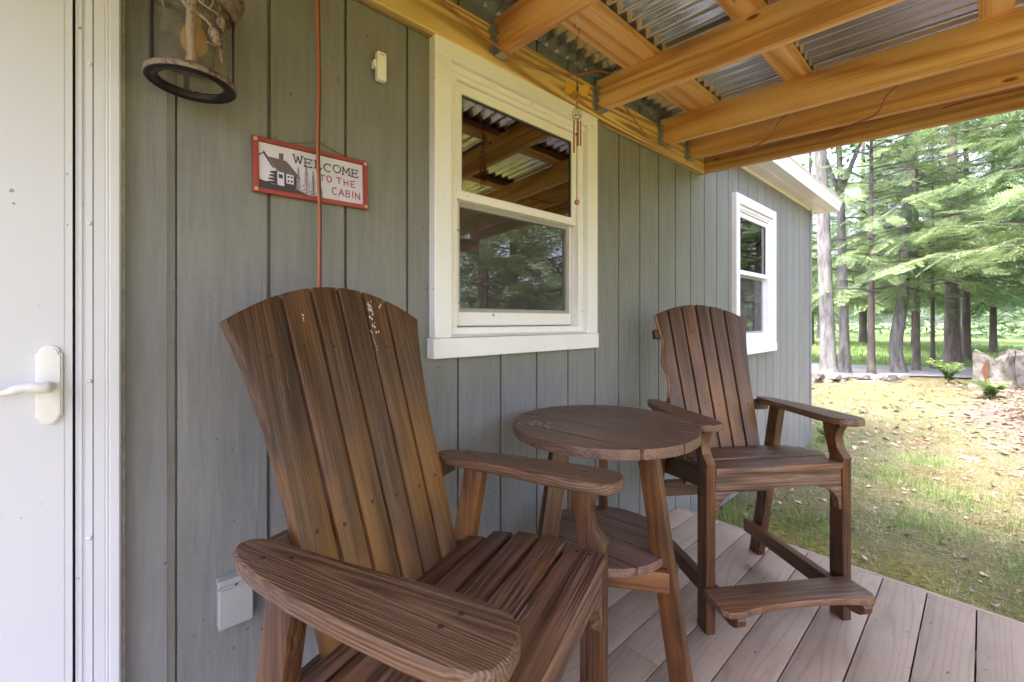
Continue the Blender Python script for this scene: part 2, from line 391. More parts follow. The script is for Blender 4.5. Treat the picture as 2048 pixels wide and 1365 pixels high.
def lathe_data(prof, c=(0,0,0), sides=40, a0=0, a1=2*math.pi):
    V = []; F = []; full = abs(a1-a0-2*math.pi) < 1e-6; ns = sides if full else sides+1
    for r, z in prof:
        for k in range(ns):
            a = a0+(a1-a0)*k/sides; V.append((c[0]+r*math.cos(a), c[1]+r*math.sin(a), c[2]+z))
    for i in range(len(prof)-1):
        for k in range(sides):
            k2 = (k+1) % ns; F.append((i*ns+k, i*ns+k2, (i+1)*ns+k2, (i+1)*ns+k))
    return V, F
def np_mesh(name, V, F, m, parent=None, smooth=False):
    """V (n,3) array, F (k,3|4) array"""
    me = bpy.data.meshes.new(name); nv = len(V); nf, k = F.shape
    me.vertices.add(nv); me.vertices.foreach_set('co', np.ascontiguousarray(V, dtype=np.float32).ravel())
    me.loops.add(nf*k); me.loops.foreach_set('vertex_index', np.ascontiguousarray(F, dtype=np.int32).ravel())
    me.polygons.add(nf); me.polygons.foreach_set('loop_start', np.arange(0, nf*k, k, dtype=np.int32))
    me.polygons.foreach_set('loop_total', np.full(nf, k, dtype=np.int32))
    if smooth: me.polygons.foreach_set('use_smooth', np.ones(nf, dtype=bool))
    me.update(calc_edges=True); return link(name, me, m, parent)

# ------------------------------------------------------------------ ground, road
rs = np.random.RandomState(3)
GZ = -.20
def gh(x, y):
    x = np.asarray(x, float); y = np.asarray(y, float)
    z = GZ + .018*np.sin(1.7*x+.6*y)+.014*np.sin(3.1*y-1.2*x+1)+.008*np.sin(7*x+5*y)+.006*np.sin(11*y-6*x)
    z = z + .34*np.exp(-(((x-10.8)/2.6)**2+((y+3.3)/1.5)**2)) + .05*np.exp(-((x-11.8)/.9)**2)*(y > -1)
    return z
gx = np.concatenate([np.linspace(-30,-3,20), np.linspace(-2.8,14,170), np.linspace(14.3,40,60), np.linspace(42,240,30)])
gy = np.concatenate([np.linspace(-200,-12,30), np.linspace(-11,-6,25), np.linspace(-5.8,4,110), np.linspace(4.4,14,25), np.linspace(17,200,28)])
GX, GY = np.meshgrid(gx, gy, indexing='ij'); GV = np.stack([GX, GY, gh(GX, GY)], -1).reshape(-1,3)
ny = len(gy); ii, jj = np.meshgrid(np.arange(len(gx)-1), np.arange(ny-1), indexing='ij'); q = (ii*ny+jj).ravel()
g = np_mesh('ground', GV, np.stack([q, q+ny, q+ny+1, q+1], 1), M['lawn'], None, True); tag(g, kind='structure')
# pale road crossing behind the first trees
rp = [(13.0,7.5),(14.1,2.2),(14.9,.7),(15.7,-.5),(17.4,-2.4),(21,-6.5),(27,-13)]
V = []; F = []
sp_ = smoothpath([(a,b,0) for a,b in rp], 8)
for i, p in enumerate(sp_):
    d = (sp_[min(i+1,len(sp_)-1)]-sp_[max(i-1,0)]).normalized(); n = Vector((-d.y, d.x, 0))
    for s in (-1.3, 0, 1.3):
        qv = p+n*s; V.append((qv.x, qv.y, float(gh(qv.x, qv.y))+.03))
    if i: b = i*3; F += [(b-3,b-2,b+1,b),(b-2,b-1,b+2,b+1)]
me = bpy.data.meshes.new('road'); me.from_pydata(V, [], F); tag(link('road', me, M['road']), kind='structure')

# ------------------------------------------------------------------ the cabin
WX = [(.777,1.678), (3.39,4.30)]             # outer casing of the two windows
WZ = [(1.092,2.127), (.953,2.11)]
cab = empty('cabin', (0,0,-.2), label='grey green cabin with vertical grooved wood siding and white trimmed windows', cat='cabin')
def C(o): # children are written in world numbers: undo the empty's height
    o.location.z += .2; return o
OPEN = [(a+.05, b-.05, c+.02, d-.05) for (a,b),(c,d) in zip(WX, WZ)]
XE = 5.56
gro = [.086+.2025*k for k in range(0, 27)]; edges = [.006]+gro+[XE-.03]
for a, b in zip(edges[:-1], edges[1:]):
    g1 = .011 if abs(a-.086) < .01 else .0045; g0 = 0 if a < .01 else g1
    x0 = a+g0; x1 = b-(.0045 if b < XE-.1 else 0)
    if abs(b-.086) < .01: x1 = b-.008
    bl = []; cur = [(x0, x1, -.19, 2.40)]
    for (ox0,ox1,oz0,oz1) in OPEN:
        nx = []
        for (p,q_,r,s) in cur:
            if q_ <= ox0 or p >= ox1: nx.append((p,q_,r,s)); continue
            if p < ox0: nx.append((p,ox0,r,s))
            if q_ > ox1: nx.append((ox1,q_,r,s))
            pp = max(p,ox0); qq = min(q_,ox1); nx += [(pp,qq,r,oz0),(pp,qq,oz1,s)]
        cur = nx
    for p,q_,r,s in cur: C(boxes_mesh('siding_panel', [(p,q_,0,.0098,r,s)], M['siding'], cab))
# grooved backing behind the panels
cur = []
xs = sorted([-1.2, XE-.02]+[v for a in OPEN for v in a[:2]])
for x0, x1 in zip(xs[:-1], xs[1:]):
    hole = [a for a in OPEN if x0 >= a[0]-1e-6 and x1 <= a[1]+1e-6]
    if hole: a = hole[0]; cur += [(x0,x1,.010,.03,-.19,a[2]),(x0,x1,.010,.03,a[3],2.5)]
    else: cur.append((x0,x1,.010,.03,-.19,2.5))
C(boxes_mesh('wall_sheathing', cur, M['groove'], cab))
C(boxes_mesh('panel_batten', [(.078,.0925,.001,.0098,-.19,2.4)], M['groove'], cab))
C(box('corner_board', XE-.028, XE+.012, -.014, .05, -.19, 2.37, M['siding'], cab, ax='z'))
C(boxes_mesh('end_wall', [(XE-.02, XE, .052, 6.0, -.19, 2.5)], M['siding'], cab))
C(boxes_mesh('back_wall', [(-3, XE, 5.98, 6.0, -.19, 2.5),(-3.02,-3,0,6,-.19,2.5),(-3,-1.2,.001,.03,-.19,2.5)], M['siding'], cab))
C(boxes_mesh('interior_wall', [(-2.9,XE-.06,2.6,2.65,0,2.4),(-2.9,-2.85,.06,2.6,0,2.4),(XE-.1,XE-.06,.06,2.6,0,2.4),(-2.9,XE-.06,.06,2.65,-.05,-.01),(-2.9,XE-.06,.06,2.65,2.41,2.45)], M['room'], cab))
C(boxes_mesh('foundation', [(-3,XE-.06,.035,5.9,-.45,-.185)], M['concrete'], cab))
# eave
def extr_x(name, prof, x0, x1, m, parent):
    n = len(prof); V = [(x0,y,z) for y,z in prof]+[(x1,y,z) for y,z in prof]
    F = [(i,(i+1)%n,n+(i+1)%n,n+i) for i in range(n)]+[tuple(range(n-1,-1,-1)),tuple(range(n,2*n))]
    me = bpy.data.meshes.new(name); me.from_pydata(V, [], F); return link(name, me, m, parent)
XR = 5.86
for k in range(9):   # soffit panels butt together
    a = -3+k*1.0; b = min(a+.996, XR-.012)
    if a < XR-.1: C(extr_x('soffit_panel', [(-.012,2.358),(-.10,2.358),(-.104,2.362),(-.108,2.358),(-.186,2.358),(-.186,2.368),(-.012,2.368)], a, b, M['alum'], cab))
C(extr_x('soffit_trim', [(-.0,2.338),(-.012,2.338),(-.012,2.372),(0,2.372)], -3, XR-.25, M['alum'], cab))
gt = extr_x('gutter', [(-.19,2.352),(-.205,2.352),(-.209,2.385),(-.222,2.42),(-.228,2.452),(-.236,2.456),(-.236,2.462),(-.222,2.462),(-.216,2.43),(-.19,2.40)], -3, XR, M['alum'], cab); C(gt)
C(extr_x('fascia_board', [(-.186,2.356),(-.19,2.356),(-.19,2.49),(-.186,2.49)], -3, XR-.004, M['alum'], cab))
C(boxes_mesh('rake_return', [(XE+.013,XR-.014,-.184,6.0,2.37,2.382),(XR-.012,XR,-.184,6.0,2.362,2.50)], M['alum'], cab))
rfm = bpy.data.meshes.new('roof'); rfm.from_pydata([(-3.1,-.21,2.47),(XR+.01,-.21,2.47),(XR+.01,3,3.75),(-3.1,3,3.75),(-3.1,6.2,2.47),(XR+.01,6.2,2.47),
   (-3.1,-.21,2.5),(XR+.01,-.21,2.5),(XR+.01,3,3.8),(-3.1,3,3.8),(-3.1,6.2,2.5),(XR+.01,6.2,2.5)], [], [(0,3,2,1),(3,4,5,2),(6,7,8,9),(9,8,11,10),(0,1,7,6),(4,10,11,5),(1,2,8,7),(2,5,11,8),(0,6,9,3),(3,9,10,4)])
C(link('roof', rfm, M['roofing'], cab))
C(link('gable_wall', (lambda me: (me.from_pydata([(XE-.01,.05,2.46),(XE-.01,5.95,2.46),(XE-.01,3,3.7)], [], [(0,1,2)]), me)[1])(bpy.data.meshes.new('gable_wall')), M['siding'], cab))

def ring(name, x0,x1,z0,z1, ix0,ix1,iz0,iz1, y0,y1, m, parent, bev=.002):
    """four-sided frame with a hole, depth y0..y1"""
    bm = bmesh.new()
    o = [(x0,z0),(x1,z0),(x1,z1),(x0,z1)]; i = [(ix0,iz0),(ix1,iz0),(ix1,iz1),(ix0,iz1)]
    vs = [[bm.verts.new((x,y,z)) for x,z in p] for y in (y0,y1) for p in (o,i)]
    a,b,c,d = vs
    for k in range(4):
        j = (k+1)%4
        bm.faces.new((a[k],a[j],b[j],b[k])); bm.faces.new((c[k],d[k],d[j],c[j]))
        bm.faces.new((a[k],c[k],c[j],a[j])); bm.faces.new((b[k],b[j],d[j],d[k]))
    bmesh.ops.recalc_face_normals(bm, faces=bm.faces)
    ed = [e for e in bm.edges if e.calc_face_angle(0) > R(25)]
    bmesh.ops.bevel(bm, geom=ed, offset=bev, segments=1, affect='EDGES')
    me = bpy.data.meshes.new(name); bm.to_mesh(me); bm.free(); return link(name, me, m, parent)
def window(i):
    (x0,x1),(z0,z1) = WX[i], WZ[i]; T = -.037
    w_ = ring('window', x0+.068, x1-.076, z0, z1-.072, x0+.108, x1-.113, z0+.035, z1-.112, -.012, .06, M['vinyl'], cab, .003)
    C(w_)
    if i == 0: w_['label'] = 'large near window reflecting the porch roof'
    else: w_['label'] = 'farther window reflecting trees'
    P = w_
    box('casing', x0, x1, T, .005, z1-.071, z1, M['white'], P)                                   # head
    box('casing', x0, x0+.068, T, .005, z0, z1-.0715, M['white'], P, ax='z')
    box('casing', x1-.075, x1, T, .005, z0, z1-.0715, M['white'], P, ax='z')
    box('apron', x0-.008, x1+.004, T-.004, .005, z0-.07, z0-.001, M['white'], P)
    board('sill', [(-.034,.0),(.012,.022),(.012,.0)], x1-x0-.146, ((x0+x1)/2,-.0,z0+.001), (0,1,0), (0,0,1), M['vinyl'], P, .0005, 1)
    box('head_stop', x0+.069, x1-.077, -.02, -.0125, z1-.098, z1-.0725, M['vinyl'], P)
    gx0, gx1 = x0+.137, x1-.147; mz = z0+(z1-z0)*.493
    ring('upper_sash', x0+.110, x1-.115, mz-.012, z1-.114, gx0, gx1, mz+.022, z1-.152, .0, .022, M['vinyl'], P, .003)
    ring('lower_sash', x0+.112, x1-.117, z0+.038, mz+.006, gx0+.012, gx1-.004, z0+.105, mz-.03, .028, .052, M['vinyl'], P, .003)
    boxes_mesh('pane', [(gx0-.004,gx1+.004,.0105,.0115,mz+.018,z1-.148)], M['glass'], P)
    boxes_mesh('pane', [(gx0+.008,gx1,.0400,.0410,z0+.101,mz-.026)], M['glass'], P)
    ms_ = bpy.data.meshes.new('insect_screen'); ms_.from_pydata([(gx0+.004,.0255,z0+.09),(gx1+.012,.0255,z0+.09),(gx1+.012,.0255,mz-.013),(gx0+.004,.0255,mz-.013)], [], [(0,1,2,3)]); link('insect_screen', ms_, M['screen'], P)
    boxes_mesh('gasket', [(gx0,gx0+.004,.004,.009,mz+.022,z1-.152),(gx1-.004,gx1,.004,.009,mz+.022,z1-.152),(gx0+.004,gx1-.004,.004,.009,z1-.157,z1-.152)], plain('window_gasket', (.12,.14,.13), .5), P)
    V=[];F=[]
    for cx0,cx1 in ((x1-.38,x1-.12),(x0+.10,x0+.22)):
        n=26; b=len(V)
        for k in range(n+1):
            x=cx0+(cx1-cx0)*k/n; y=.15+.02*math.sin(k*1.25)
            V+= [(x,y,z0-.1),(x,y,z1-.05)]
            if k: F.append((b+2*k-2,b+2*k,b+2*k+1,b+2*k-1))
    me = bpy.data.meshes.new('curtain'); me.from_pydata(V,[],F); link('curtain', me, M['curtain'], P)
    return w_
window(0); window(1)

# door (its own part of the cabin, everything proud of the siding)
dr = boxes_mesh('door', [(-1.02,-.0735,-.032,-.004,-.02,2.12)], M['door'], cab); C(dr)
dr['label'] = 'white storm door at left'
boxes_mesh('door_edge_strip', [(-.0855,-.0845,-.0325,-.032,-.02,2.12)], plain('door_crease', (.45,.43,.42), .5), dr)
C(boxes_mesh('door_gap', [(-.0735,-.0695,-.012,-.004,-.02,2.12)], M['black'], cab))
jm = C(extr_x('door_jamb', [(0,0),(0,0)], 0, 1, M['alum'], cab)); bpy.data.objects.remove(jm)
prof = [(-.0695,-.004),(-.0695,-.026),(-.066,-.026),(-.0645,-.031),(-.060,-.031),(-.059,-.027),(-.056,-.027),(-.055,-.033),(-.0445,-.033),(-.0440,-.028),(-.0425,-.028),(-.0420,-.036),(-.026,-.036),(-.025,-.0352),(-.022,-.036),(-.019,-.0352),(-.017,-.036),(-.004,-.036),(-.001,-.033),(.0005,-.02),(.0005,-.004)]
n = len(prof)
V = [(x,y,-.02) for x,y in prof]+[(x,y,2.2) for x,y in prof]
F = [(i,i+1,n+i+1,n+i) for i in range(n-1)]
me = bpy.data.meshes.new('door_frame'); me.from_pydata(V,[],F); fr_ = C(link('door_frame', me, M['door'], cab))
C(boxes_mesh('caulk_bead', [(.0006,.0058,-.006,.006,-.02,2.2)], M['caulk'], cab))
sc = []
for z in (1.352,1.027,.704,1.68,.38): sc.append(lathe_data([(.0001,.0042),(.0022,.0040),(.0042,.002),(.0044,0)], (0,0,0), 12))
for (V_,F_), z in zip(sc, (1.352,1.027,.704,1.68,.38)):
    V_[:] = [(-.0485+x, -.033-zz, z+y) for x,y,zz in V_]
for s_ in sc: joined('screw', [s_], M['whitescrew'], fr_)
# handle plate and lever
def plate(wd, ht, k=.6):
    pts = []; a, h = wd/2, ht/2; e = h*.80
    for s in (1,-1):
        arc = [(a*s, e*s), (a*.82*s, e*s), (a*.78*s, (e+.004)*s)]
        arc += [(math.cos(t)*a*.76*s, (e+.005+math.sin(t)*(h-e-.005))*s) for t in [math.pi*i/10 for i in range(1,10)]]
        arc += [(-a*.78*s, (e+.004)*s), (-a*.82*s, e*s), (-a*s, e*s)]
        pts += arc
    return pts
hd = board('handle', plate(.037,.156), .007, (-.105,-.0356,1.025), (1,0,0), (0,0,1), M['whiteplastic'], dr, .002)
board('handle_plate', plate(.031,.148), .004, (0,.0,.0052), (1,0,0), (0,1,0), M['whiteplastic'], hd, .0015)
lev = smoothpath([(.0,-.001,.012),(0,-.001,.034),(-.006,.000,.042),(-.03,.002,.044),(-.052,-.004,.044),(-.075,-.0055,.045),(-.105,-.003,.046)], 5)
rr = [.0105]*5+[.0105]*5+[.010]*4+[.0085]*5+[.006]*6+[.0045]*(len(lev)-25)
joined('lever', [tube_data(lev, rr, 14)], M['whiteplastic'], hd)

# ------------------------------------------------------------------ porch roof
pr = empty('porch_roof', (0,0,2.0), label='open porch roof of orange lumber rafters under corrugated metal sheets', cat='porch roof')
def P_(o): o.location.z -= 2.0; return o
SL = .052
ledg = P_(box('ledger_board', -.9, 2.83, -.041, -.003, 2.113, 2.2535, M['treated'], pr, .004))
YO = -2.45
def rafter(x, zb, m, wid=.14, th=.038, y0=-.043, y1=YO, sl=SL, nm='rafter'):
    return P_(beam(nm, (x+th/2, y0, zb+wid/2+sl*y0), (x+th/2, y1, zb+wid/2+sl*y1), wid, th, m, pr, .003))
RX = [(-.85,'fir'),(-.22,'fir'),(.41,'fir'),(1.03,'fir'),(1.655,'fir'),(2.25,'fir'),(2.575,'fir')]
for x, k in RX: rafter(x, 2.143, M[k])
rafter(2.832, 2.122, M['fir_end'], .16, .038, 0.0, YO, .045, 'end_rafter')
# purlins lie flat on the rafters
for i, (ya, yb) in enumerate(((-.195,-.345),(-.655,-.752),(-1.262,-1.347),(-1.86,-1.95),(-2.40,-2.49))):
    zz = 2.143+.14+SL*(ya+yb)/2+.019
    P_(board('purlin', rect(3.75, abs(yb-ya)), .038, (.975,(ya+yb)/2,zz), (1,0,0), (0,1,SL), M['fir_pale' if i != 1 else 'fir'], pr, .002))
P_(beam('outer_beam', (-.9,-2.36,2.143+SL*-2.36-.075),(2.87,-2.36,2.143+SL*-2.36-.075), .14, .07, M['fir'], pr, .004))
for x in (-.8, 2.42): P_(box('post', x-.045, x+.045, -2.405, -2.315, 0.003, 1.88, M['treated'], pr, .004, 'z'))
# joist hangers
def hanger(x):
    zb = 2.143-.003
    pts = [(0,0)]
    prof_ = [(.0,.018),(.01,.026),(.02,.02),(.035,.027),(.05,.019),(.07,.027),(.085,.02),(.1,.026),(.112,.02),(.118,.0)]
    a = [(-y_, z_) for z_, y_ in prof_]
    bl = []
    parts = []
    for s, xx in ((-1, x-.002), (1, x+.04)):
        # flange on ledger
        V = []; out = [(xx, zb), (xx+s*.020, zb+.004)]+[(xx+s*(.012+.016*(.5+.5*math.sin(k*1.7))), zb+.01+k*.009) for k in range(12)]+[(xx, zb+.12)]
        n = len(out); V = [(p, -.0445, q_) for p, q_ in out]+[(p, -.0415, q_) for p, q_ in out]
        F = [tuple(range(n)), tuple(range(2*n-1, n-1, -1))]+[(i,n+i,n+(i+1)%n,(i+1)%n) for i in range(n)]; parts.append((V,F))
        out = [(-.0445, zb-.001), (-.085, zb-.003)]+[(-.052-.02*(.5+.5*math.sin(k*1.9+1)), zb+.012+k*.009) for k in range(11)]+[(-.0445, zb+.12)]
        n = len(out); e = xx-.0012; V = [(e, p, q_) for p, q_ in out]+[(e+.0024*1, p, q_) for p, q_ in out]
        F = [tuple(range(n)), tuple(range(2*n-1, n-1, -1))]+[(i,n+i,n+(i+1)%n,(i+1)%n) for i in range(n)]; parts.append((V,F))
    b = [(x-.003,-.092,zb-.0052),(x+.041,-.092,zb-.0052),(x+.041,-.0445,zb-.003),(x-.003,-.0445,zb-.003)]
    V = b+[(p,q_,r+.0022) for p,q_,r in b]; parts.append((V, [(0,1,2,3),(7,6,5,4),(0,4,5,1),(1,5,6,2),(2,6,7,3),(3,7,4,0)]))
    o = joined('joist_hanger', parts, M['galv'], pr, False); P_(o); return o
for x, k in RX: hanger(x)
# corrugated sheets
pitch = .0676
def sheet(x0, x1, dz):
    nx = int((x1-x0)/pitch*12); X = np.linspace(x0, x1, nx+1); Y = np.array([-.004,-.5,-1.0,-1.5,-2.0,-2.6])
    Z = .0105*np.cos(2*np.pi*X/pitch); GX, GY = np.meshgrid(X, Y, indexing='ij')
    V = np.stack([GX, GY, 2.143+.14+.038+.0105+dz+SL*GY+Z[:,None]], -1).reshape(-1,3)
    ny = len(Y); i, j = np.meshgrid(np.arange(nx), np.arange(ny-1), indexing='ij'); q = (i*ny+j).ravel()
    return P_(np_mesh('metal_sheet', V, np.stack([q,q+1,q+ny+1,q+ny],1), M['metal'], pr, True))
w_s = pitch*9.5; x = -.95; k = 0
while x < 2.86:
    sheet(x, min(x+w_s+pitch, 2.90), .0012*(k%2)); x += w_s; k += 1

# faint printed lumber stamps on the third rafter (blurred letters in the photograph)
# ------------------------------------------------------------------ deck
dk = empty('porch_deck', (0,0,-.2), label='tan composite plank deck running along the cabin wall', cat='deck')
XD = 2.545
bw = .1418
ys = [-.121-bw*k for k in range(-1, 18)]
for k, y1 in enumerate(ys):
    y1_ = min(y1-.0022, -.006); y0 = y1-bw+.0022
    cuts = [-1.8, XD-.024]
    if k in (3,): cuts = [-1.8, 1.322, XD-.024]
    elif k % 4 == 1: cuts = [-1.8, .35+.2*(k%3), XD-.024]
    for a, b in zip(cuts[:-1], cuts[1:]):
        o = box('deck_board', a+.001, b-.001, y0, y1_, -.026, 0, M['deck'], dk, .0025, 'x', 2); C(o)
o = C(box('edge_board', XD-.023, XD+.0, ys[-1]-bw, -.006, -.17, -.0005, M['deck'], dk, .003, 'y'))
C(boxes_mesh('deck_framing', [(-1.8,XD-.03,y,y+.038,-.165,-.03) for y in (-.05,-.45,-.85,-1.25,-1.65,-2.05,-2.5)], M['treated'], dk))

# ------------------------------------------------------------------ chairs
def circ(c, r, a0, a1, n):
    return [(c[0]+r*math.cos(R(a0+(a1-a0)*i/n)), c[1]+r*math.sin(R(a0+(a1-a0)*i/n))) for i in range(n+1)]
BKP = Vector((0,.335,.42)); BKD = Vector((0,.563-.335,1.151-.42)).normalized()   # back plane: origin and upward direction
S_TOP = (Vector((0,.563,1.151))-BKP).length; S_MID = S_TOP+.080
def top_s(x): return S_MID-(S_MID-S_TOP)*(x/.269)**2
def half(s):
    t = s/S_TOP; pts = [(0,.193),(.25,.205),(.5,.216),(.7,.226),(.82,.238),(.92,.253),(1.0,.269),(1.2,.29)]
    for (a,b),(c,d) in zip(pts[:-1], pts[1:]):
        if t <= c: return b+(d-b)*max(0,(t-a))/(c-a)
    return .269
GB = [-.130,-.065,0,.065,.130]; GT = [-.152,-.076,0,.076,.152]
def slat_outline(k, broken=False):
    def line(j, s):
        t = s/S_MID
        if j < 0: return -half(s)
        if j > 4: return half(s)
        return GB[j]+(GT[j]-GB[j])*t
    gl = .0046 if k > 0 else 0; gr = .0046 if k < 5 else 0
    N = 14; L = []; Rr = []
    s0 = 0
    xt = lambda j: (line(j, S_TOP) if 0 <= j <= 4 else (.269 if j > 4 else -.269))
    a, b = xt(k-1)+gl, xt(k)-gr
    if k == 0: a = -.269
    if k == 5: b = .269
    Lp = [(s0+(top_s(a)-s0)*i/N) for i in range(N+1)]; Rp = [(s0+(top_s(b)-s0)*i/N) for i in range(N+1)]
    lp = [(s, line(k-1, s)+gl) for s in Lp]; rp_ = [(s, line(k, s)-gr) for s in Rp]
    if broken:
        lp = [(s, y if s < .36 else max(y, -.205+.012*math.sin(s*31)-.0*(s-.36))) for s, y in lp]
        lp[-1] = (top_s(lp[-1][1]), lp[-1][1])
    top = []
    for i in range(1, 8):
        y = rp_[-1][1]+(lp[-1][1]-rp_[-1][1])*i/8; top.append((top_s(y), y))
    return lp[::1], rp_, top
def slat(k, parent, broken=False):
    lp, rp_, top = slat_outline(k, broken)
    pts = [(s, -y) for s, y in lp]                 # local: X up the slat, Y = -x
    pts2 = pts + [(s, -y) for s, y in reversed(top)] + [(s, -y) for s, y in reversed(rp_)]
    return board('back_slat', pts2, .024, BKP, BKD, (-1,0,0), M['chair_back'], parent, .0028, 2)
ARM = [(.250,.40),(.252,.44),(.258,.468),(.272,.484),(.290,.484),(.306,.468),(.320,.435),(.334,.37),(.345,.28),(.350,.18),(.352,.08),(.351,.02),(.345,-.012),(.330,-.030),(.306,-.038),(.276,-.036),(.252,-.026),(.238,-.008),(.232,.02),(.230,.07),(.234,.14),(.241,.22),(.247,.32)]
def chair(name, loc, rz, **k):
    T = empty(name, loc, rz, **k)
    for s in (-1, 1):
        # front leg: straight post below, set-back curved upper part
        pr_ = [(0,0),(.612,0),(.622,-.004),(.655,.026),(.69,.034),(.72,.028),(.745,.012),(.7485,.010),(.7485,.092),(.72,.090),(.69,.082),(.66,.072),(.62,.062),(.58,.060),(0,.060)]
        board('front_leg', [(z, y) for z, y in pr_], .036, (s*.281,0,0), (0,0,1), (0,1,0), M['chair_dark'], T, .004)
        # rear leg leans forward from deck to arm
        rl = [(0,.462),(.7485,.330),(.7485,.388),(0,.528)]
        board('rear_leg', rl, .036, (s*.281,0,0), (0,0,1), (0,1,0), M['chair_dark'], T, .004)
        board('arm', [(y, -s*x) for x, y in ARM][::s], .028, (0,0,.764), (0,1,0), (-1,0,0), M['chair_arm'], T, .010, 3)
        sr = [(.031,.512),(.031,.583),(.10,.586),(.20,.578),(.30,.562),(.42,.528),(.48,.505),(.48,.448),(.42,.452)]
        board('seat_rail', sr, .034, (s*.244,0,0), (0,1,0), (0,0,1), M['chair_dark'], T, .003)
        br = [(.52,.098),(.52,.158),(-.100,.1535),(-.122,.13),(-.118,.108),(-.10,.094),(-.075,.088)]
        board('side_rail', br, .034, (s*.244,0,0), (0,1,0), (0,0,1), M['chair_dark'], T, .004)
        # curved gusset under the front rail
        gp = [(0,0),(-.088*1,0)]+[(-.085+.075*math.sin(R(a)), -.006-.085*(1-math.cos(R(a)))) for a in range(0,91,15)]+[(-.004,-.094),(0,-.094)]
        board('corner_bracket', [(x_*s, z_) for x_, z_ in gp][::s], .028, (s*.262,.018,.5195), (1,0,0), (0,0,1), M['chair'], T, .002)
    box('front_rail', -.262, .262, .004, .030, .521, .584, M['chair'], T, .003)
    for i, (a, b, z) in enumerate(((-.004,.088,.5955),(.101,.161,.5975),(.174,.234,.591),(.247,.305,.578),(.318,.372,.561))):
        xw = .2615 if i in (0,) else .286; dz = (0,-.01,-.05,-.12,-.17)[i]
        if i in (4,): xw = .262
        if a < .064: xw = .2615
        board('seat_slat', rect(2*xw, b-a), .023, (0,(a+b)/2,z), (1,0,0), (0,1,dz), M['chair'], T, .005, 2)
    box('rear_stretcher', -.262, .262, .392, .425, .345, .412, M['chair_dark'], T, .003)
    # footrest with hollowed front edge
    fp = [(-.298,.0),(-.306,-.012),(-.306,-.118),(-.288,-.136),(-.25,-.140)]
    fp += [(x_, -.140+.026*math.cos(x_/.25*math.pi/2)**.8) for x_ in (-.2,-.15,-.1,-.05,0,.05,.1,.15,.2)]
    fp += [(.25,-.140),(.280,-.134),(.296,-.112),(.296,-.012),(.290,.0)]
    fp = [(x_-.014-(.012 if x_ > .2 else 0), y_) for x_, y_ in fp]
    board('footrest', [(x_, y_-.003) for x_, y_ in fp], .023, (0,0,.1655), (1,0,0), (0,1,0), M['chair'], T, .004)
    bz = lambda s: BKP+BKD*s
    nrm = Vector((1,0,0)).cross(BKD)     # points backwards? choose behind
    back = Vector((0, BKD.z, -BKD.y))
    for s, wx, wd, nm in ((.70,.226,.045,'upper_brace'),(.345,.292,.05,'middle_brace'),(.115,.262,.05,'lower_brace')):
        c = bz(s)+back*.027+Vector((.012 if nm[0] == 'm' else 0,0,0))
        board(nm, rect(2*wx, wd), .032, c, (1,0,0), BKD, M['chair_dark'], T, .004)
    for k_ in range(6): slat(k_, T)
    # countersunk screws, too small to pick apart
    parts = []
    for s in (.115,.345,.70):
        for x_ in (-.16,-.1,-.035,.03,.097,.16):
            x2 = x_*(1+.22*s/S_TOP)+rnd.uniform(-.008,.008); p = bz(s+rnd.uniform(-.01,.01))-back*.0122
            V_, F_ = lathe_data([(.0004,.0006),(.0042,.0006),(.0044,.0)], (0,0,0), 8)
            parts.append(([tuple(p+Vector((a_+x2,0,0))+BKD*b_-back*c_) for a_,b_,c_ in V_], F_))
    for s in (-1,1):
        for x_, y_ in ((.281,.36),(.30,.40),(.27,.05),(.30,.06)):
            V_, F_ = lathe_data([(.0004,.0006),(.0044,.0006),(.0046,.0)], (s*x_,y_,.7781), 8); parts.append((V_,F_))
        for y_ in (.03,.06,.13,.20,.275):
            V_, F_ = lathe_data([(.0004,.0006),(.0042,.0006),(.0044,.0)], (s*.244,y_,.6075 if y_<.15 else .6005), 8)
            if y_ < .15: parts.append((V_,F_))
        for z_ in (.54,.12):
            V_, F_ = lathe_data([(.0004,.002),(.005,.002),(.0055,.0)], (0,0,0), 10); parts.append(([(s*(.2992+c_), .03+a_, z_+b_) for a_,b_,c_ in V_], F_))
    o = joined('screws', parts, M['screw'], T); o['kind'] = 'stuff'
    return T
def copy_tree(o, parent=None):
    c = o.copy(); COL.objects.link(c)
    if parent is not None: c.parent = parent
    for ch in list(o.children): copy_tree(ch, c)
    return c
GRP = 'tall stained wooden porch chairs'
ca = chair('porch_chair', (.590,-.773,0), .373, label='tall stained wooden porch chair nearest the white door, its back covering the cord', cat='chair', group=GRP)
cb = copy_tree(ca); cb.location = (1.827,-.762,0); cb.rotation_euler = (0,0,-.6038)
cb['label'] = 'stained wooden porch chair at the deck edge with a split outer back slat'
for ch in list(cb.children):
    if ch.name.startswith('back_slat'):
        xs_ = [v.co.y for v in ch.data.vertices]
        if sum(xs_)/len(xs_) > .15: bpy.data.objects.remove(ch)
bs = slat(0, cb, True); bs['label'] = 'outer back slat with its edge split away'
# raw torn edge of that slat
lp, rp_, top = slat_outline(0, True)
tp = [(s, -y) for s, y in lp if s > .36]
to = [(s, y-.001) for s, y in tp]+[(s, y+.004+.0015*math.sin(s*90)) for s, y in reversed(tp)]
board('torn_edge', to, .016, BKP, BKD, (-1,0,0), M['torn'], bs, 0).matrix_local = Matrix.Identity(4)
